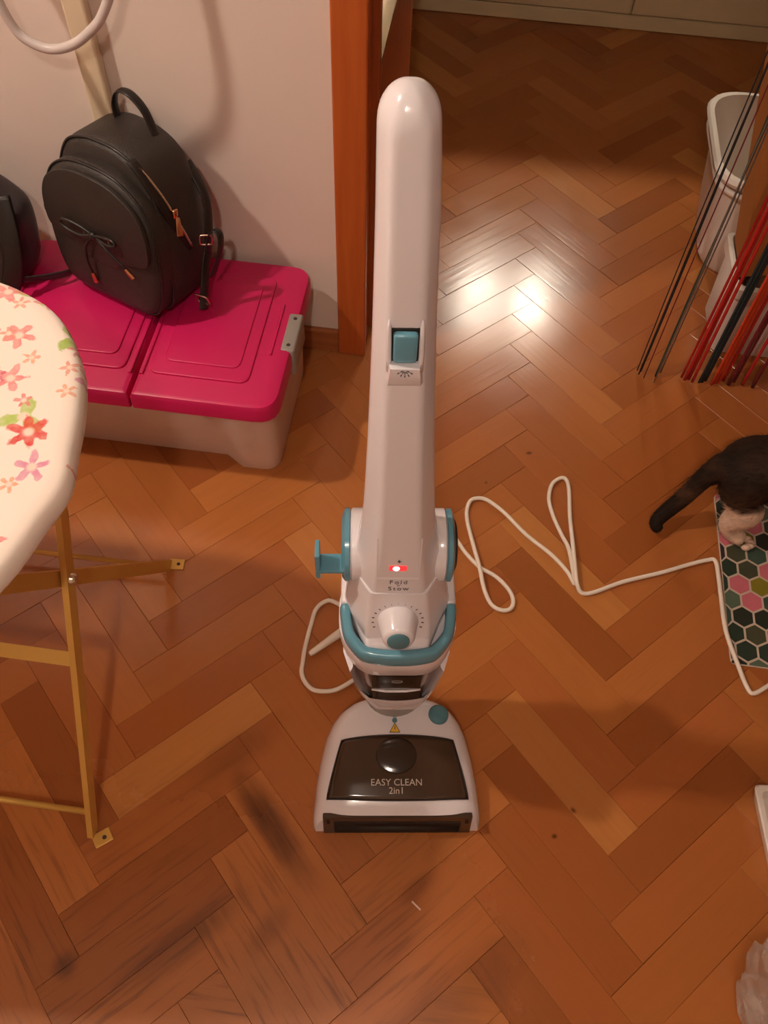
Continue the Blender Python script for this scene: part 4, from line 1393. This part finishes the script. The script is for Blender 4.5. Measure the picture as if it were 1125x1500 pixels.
while y < mh + rh:
    x = 0.012 + (pitch_x / 2 if j % 2 else 0) - pitch_x
    while x < mw + rh:
        poly = [(x + rh * 0.90 * sin(pi / 3 * k), y + rh * 0.90 * cos(pi / 3 * k)) for k in range(6)]
        poly = [(min(max(a, 0.002), mw - 0.002), min(max(b_, 0.002), mh - 0.002)) for a, b_ in poly]
        xs, ys_ = [p[0] for p in poly], [p[1] for p in poly]
        if max(xs) - min(xs) > 0.006 and max(ys_) - min(ys_) > 0.006:
            mesh('hexagon', ([(a, b_, 0.0033) for a, b_ in poly], [tuple(range(6))]), HM[seqr.choice((0, 0, 1, 1, 2, 3, 4, 5, 6, 7, 0, 6, 7))], mt)
        x += pitch_x
    y += pitch_y
    j += 1

# ------------------------------------------------------------------ cat
def skin_mesh(chains, sub=2):
    """chains: lists of (co, radius); the first node of later chains is the index name of an existing node"""
    me = bpy.data.meshes.new('skin')
    V, E, Rr_ = [], [], []
    names = {}
    for ch in chains:
        prev = None
        for nd in ch:
            if isinstance(nd, str):
                prev = names[nd]
                continue
            co, r = nd[0], nd[1]
            V.append(co)
            Rr_.append(r)
            i = len(V) - 1
            if len(nd) > 2:
                names[nd[2]] = i
            if prev is not None:
                E.append((prev, i))
            prev = i
    me.from_pydata(V, E, [])
    o = bpy.data.objects.new('skin', me)
    COL.objects.link(o)
    md = o.modifiers.new('skin', 'SKIN')
    md.use_smooth_shade = True
    for i, r in enumerate(Rr_):
        sv = me.skin_vertices[0].data[i]
        sv.radius = (r, r)
        sv.use_root = (i == 0)
    ss = o.modifiers.new('sub', 'SUBSURF')
    ss.levels = ss.render_levels = sub
    dg = bpy.context.evaluated_depsgraph_get()
    m2 = bpy.data.meshes.new_from_object(o.evaluated_get(dg))
    r = ([v.co.copy() for v in m2.vertices], [tuple(p.vertices) for p in m2.polygons])
    bpy.data.objects.remove(o)
    bpy.data.meshes.remove(me)
    bpy.data.meshes.remove(m2)
    return r


def leg_chain(root, P):
    return [root] + P


ct = thing('cat', 'dark brown cat with a white hind leg stepping off the mat to the right', 'cat', (0.60, 0.98, 0.0035))
o_ = Vector((0.60, 0.98, 0))


def N(x, y, z, r, nm=None):
    t = ((x - o_.x, y - o_.y, z), r)
    return t + (nm,) if nm else t


chains = [
    [N(0.580, 1.003, 0.160, 0.056, 'pelvis'), N(0.625, 1.002, 0.170, 0.064, 'loin'), N(0.70, 0.998, 0.165, 0.068, 'belly'), N(0.79, 0.994, 0.170, 0.066, 'chest'), N(0.86, 0.990, 0.185, 0.058, 'shoulder'), N(0.915, 0.987, 0.210, 0.042), N(0.962, 0.985, 0.232, 0.044, 'head'), N(0.995, 0.985, 0.226, 0.030), N(1.014, 0.985, 0.219, 0.017)],
    ['pelvis', N(0.531, 1.003, 0.166, 0.027), N(0.510, 0.994, 0.130, 0.020), N(0.490, 0.982, 0.080, 0.0175), N(0.466, 0.970, 0.042, 0.0165), N(0.450, 0.956, 0.026, 0.0165), N(0.452, 0.944, 0.022, 0.014), N(0.460, 0.935, 0.020, 0.008)],
    ['pelvis', N(0.582, 0.966, 0.124, 0.046), N(0.606, 0.950, 0.090, 0.036), N(0.582, 0.956, 0.060, 0.025), N(0.586, 0.954, 0.034, 0.020), N(0.608, 0.948, 0.020, 0.018, 'hpaw'), N(0.626, 0.943, 0.016, 0.016)],
    ['pelvis', N(0.590, 1.040, 0.122, 0.042), N(0.622, 1.052, 0.090, 0.028), N(0.588, 1.048, 0.052, 0.017), N(0.598, 1.046, 0.020, 0.015), N(0.630, 1.044, 0.014, 0.014)],
    ['shoulder', N(0.855, 0.960, 0.130, 0.030), N(0.845, 0.956, 0.080, 0.019), N(0.852, 0.954, 0.030, 0.016), N(0.872, 0.953, 0.014, 0.015)],
    ['shoulder', N(0.870, 1.022, 0.130, 0.030), N(0.880, 1.026, 0.080, 0.019), N(0.895, 1.027, 0.030, 0.016), N(0.915, 1.027, 0.014, 0.015)],
    ['head', N(0.955, 1.012, 0.268, 0.014), N(0.955, 1.020, 0.290, 0.004)],
    ['head', N(0.955, 0.958, 0.268, 0.014), N(0.955, 0.950, 0.290, 0.004)],
]
cv, cf = skin_mesh(chains)
M_FUR = bpy.data.materials.new('cat_fur')
M_FUR.use_nodes = True
nt = M_FUR.node_tree
bs = nt.nodes['Principled BSDF']
bs.inputs['Roughness'].default_value = 0.75
bs.inputs['Specular IOR Level'].default_value = 0.15
at = nt.nodes.new('ShaderNodeVertexColor')
at.layer_name = 'coat'
nn = nt.nodes.new('ShaderNodeTexNoise')
nn.inputs['Scale'].default_value = 70
nn.inputs['Detail'].default_value = 4
tcn = nt.nodes.new('ShaderNodeTexCoord')
nt.links.new(tcn.outputs['Object'], nn.inputs['Vector'])
mr = nt.nodes.new('ShaderNodeMapRange')
mr.inputs['To Min'].default_value = 0.6
mr.inputs['To Max'].default_value = 1.3
nt.links.new(nn.outputs['Fac'], mr.inputs['Value'])
mm_ = nt.nodes.new('ShaderNodeMix')
mm_.data_type = 'RGBA'
mm_.blend_type = 'MULTIPLY'
mm_.inputs['Factor'].default_value = 1
nt.links.new(at.outputs['Color'], mm_.inputs['A'])
nt.links.new(mr.outputs[0], mm_.inputs['B'])
nt.links.new(mm_.outputs['Result'], bs.inputs['Base Color'])


def coat(p):
    x, y, z = p.x + o_.x, p.y + o_.y, p.z
    wob = noise.noise(p * 55) * 0.012
    dark, brown, white = srgb(34, 23, 16), srgb(86, 58, 39), srgb(226, 196, 172)
    t = max(0, min(1, 0.5 + 1.1 * noise.noise(p * 24) + 1.0 * noise.noise(p * 90)))
    side = max(0, min(1, (0.19 - z) / 0.09))
    c = [a + (b_ - a) * t * (0.25 + 0.55 * side) for a, b_ in zip(dark, brown)]
    if x < 0.475:
        c = list(dark[:3])
    wfac = 0
    if y < 0.992 and x > 0.55 and x < 0.70:
        wfac = max(0, min(1, (0.128 + wob - z) / 0.008))
    if x > 0.80 and z < 0.05:
        wfac = 1
    if x > 0.98 and z < 0.225:
        wfac = 1
    return tuple(a + (b_ - a) * wfac for a, b_ in zip(c, white)) + (1,) if len(c) == 3 else tuple(a + (b_ - a) * wfac for a, b_ in zip(c[:3], white[:3])) + (1,)


body = mesh('cat_body', (cv, cf), M_FUR, ct, True)
ca = body.data.color_attributes.new('coat', 'FLOAT_COLOR', 'POINT')
for i, v in enumerate(body.data.vertices):
    ca.data[i].color = coat(v.co)
# short coat hairs lying back along the body
rnd = random.Random(11)
areas = []
tot = 0
for p in body.data.polygons:
    tot += p.area
    areas.append(tot)
import bisect
FV, FF, FC = [], [], []
for k in range(9000):
    p = body.data.polygons[min(bisect.bisect(areas, rnd.random() * tot), len(areas) - 1)]
    vs = [body.data.vertices[i].co for i in p.vertices]
    a, b_ = rnd.random(), rnd.random()
    q = vs[0] * (1 - a) * (1 - b_) + vs[1] * a * (1 - b_) + vs[2] * a * b_ + vs[-1] * (1 - a) * b_
    nrm = p.normal
    back = Vector((-1, rnd.uniform(-0.4, 0.4), -0.5 + rnd.uniform(-0.3, 0.3)))
    back = (back - nrm * back.dot(nrm)).normalized()
    ln = rnd.uniform(0.009, 0.018) * (0.5 if q.z < 0.06 else 1)
    d = (back + nrm * rnd.uniform(0.15, 0.5)).normalized() * ln
    s_ = back.cross(nrm).normalized() * 0.0007
    k0 = len(FV)
    FV += [q - s_ - nrm * 0.001, q + s_ - nrm * 0.001, q + d]
    FF.append((k0, k0 + 1, k0 + 2))
    c = coat(q)
    FC += [c, c, c]
fur = mesh('fur', (FV, FF), M_FUR, body)
fur['kind'] = 'stuff'
ca = fur.data.color_attributes.new('coat', 'FLOAT_COLOR', 'POINT')
for i, c in enumerate(FC):
    ca.data[i].color = c
# toes of the white paw
for dx_, dy_ in ((0.634, 0.952), (0.639, 0.945), (0.637, 0.937), (0.630, 0.932)):
    t_ = mesh('toe', xf(sphere(0.0078, 8), (dx_ - o_.x, dy_ - o_.y, 0.0085), sc=(1.2, 0.85, 0.95)), M_FUR, body, True)
    cc_ = t_.data.color_attributes.new('coat', 'FLOAT_COLOR', 'POINT')
    for i in range(len(t_.data.vertices)):
        cc_.data[i].color = srgb(232, 198, 176)
M_EYE = mat('cat_eye', srgb(170, 160, 60), 0.1)
for s in (-1, 1):
    mesh('eye', xf(sphere(0.0075, 8), (0.997 - o_.x, 0.985 + s * 0.018 - o_.y, 0.240)), M_EYE, body, True)

# ------------------------------------------------------------------ clear plastic bag, tray corner, splinter
M_FILM = bpy.data.materials.new('clear_film')
M_FILM.use_nodes = True
nt = M_FILM.node_tree
bs = nt.nodes['Principled BSDF']
bs.inputs['Base Color'].default_value = srgb(206, 186, 172)
bs.inputs['Roughness'].default_value = 0.22
tr_ = nt.nodes.new('ShaderNodeBsdfTransparent')
ms = nt.nodes.new('ShaderNodeMixShader')
nz = nt.nodes.new('ShaderNodeTexNoise')
nz.inputs['Scale'].default_value = 18
nz.inputs['Detail'].default_value = 4
tcn = nt.nodes.new('ShaderNodeTexCoord')
nt.links.new(tcn.outputs['Object'], nz.inputs['Vector'])
mr = nt.nodes.new('ShaderNodeMapRange')
mr.inputs['From Min'].default_value = 0.3
mr.inputs['From Max'].default_value = 0.7
mr.inputs['To Min'].default_value = 0.16
mr.inputs['To Max'].default_value = 0.55
nt.links.new(nz.outputs['Fac'], mr.inputs['Value'])
nt.links.new(mr.outputs[0], ms.inputs[0])
nt.links.new(tr_.outputs[0], ms.inputs[1])
nt.links.new(bs.outputs[0], ms.inputs[2])
nt.links.new(ms.outputs[0], nt.nodes['Material Output'].inputs['Surface'])
pb = thing('plastic_bag', 'crumpled clear plastic bag in the lower right corner of the floor', 'plastic bag', (0.645, 0.115, 0.0), (0, 0, radians(12)))
mesh('film', slouch(0.110, 0.115, 0.13, 9.4, 0.075, 34, 14, 2.2), M_FILM, pb)
M_PAPER = mat('white_card', srgb(226, 200, 188), 0.7, var=0.05)
mesh('paper', xf(box(-0.032, 0.03, -0.002, 0.002, 0, 0.055), (-0.03, -0.02, 0.055), (radians(-58), radians(10), radians(35))), M_PAPER, pb)
mesh('paper', xf(box(-0.05, 0.05, -0.002, 0.002, 0, 0.05), (0.01, 0.03, 0.03), (radians(-50), 0, radians(-20))), M_PAPER, pb)
mesh('red_cap', xf(lathe([(0.010, 0), (0.011, 0.004), (0.011, 0.016), (0.008, 0.020)], 14), (-0.078, -0.004, 0.03), (radians(30), 0, 0)), mat('red_plastic', srgb(170, 60, 34), 0.3), pb, True, ang=40)

ty = thing('white_tray', 'white rimmed tray poking into the right edge of the floor', 'tray', (0.715, 0.40, 0.0), (0, 0, radians(6)))
Rt = []
for z, k in ((0.0, 0.0), (0.002, 0.004), (0.03, 0.012), (0.033, 0.010), (0.031, 0.002), (0.006, -0.004)):
    Rt.append([Vector((p.x, p.y, z)) for p in rr(0.108 + k, 0.060 + k, 0.010, 4)])
mesh('tray_shell', loft(Rt), M_BASKET, ty, True, ang=35)
sp_ = mesh('splinter', xf(box(-0.009, 0.009, -0.0013, 0.0013, 0.0002, 0.0022, 0.0005), (0.060, 0.208, 0), (0, 0, radians(-35))), M_PAPER)
tag(sp_, 'tiny pale splinter lying on the worn planks in front of the cleaner', 'splinter')
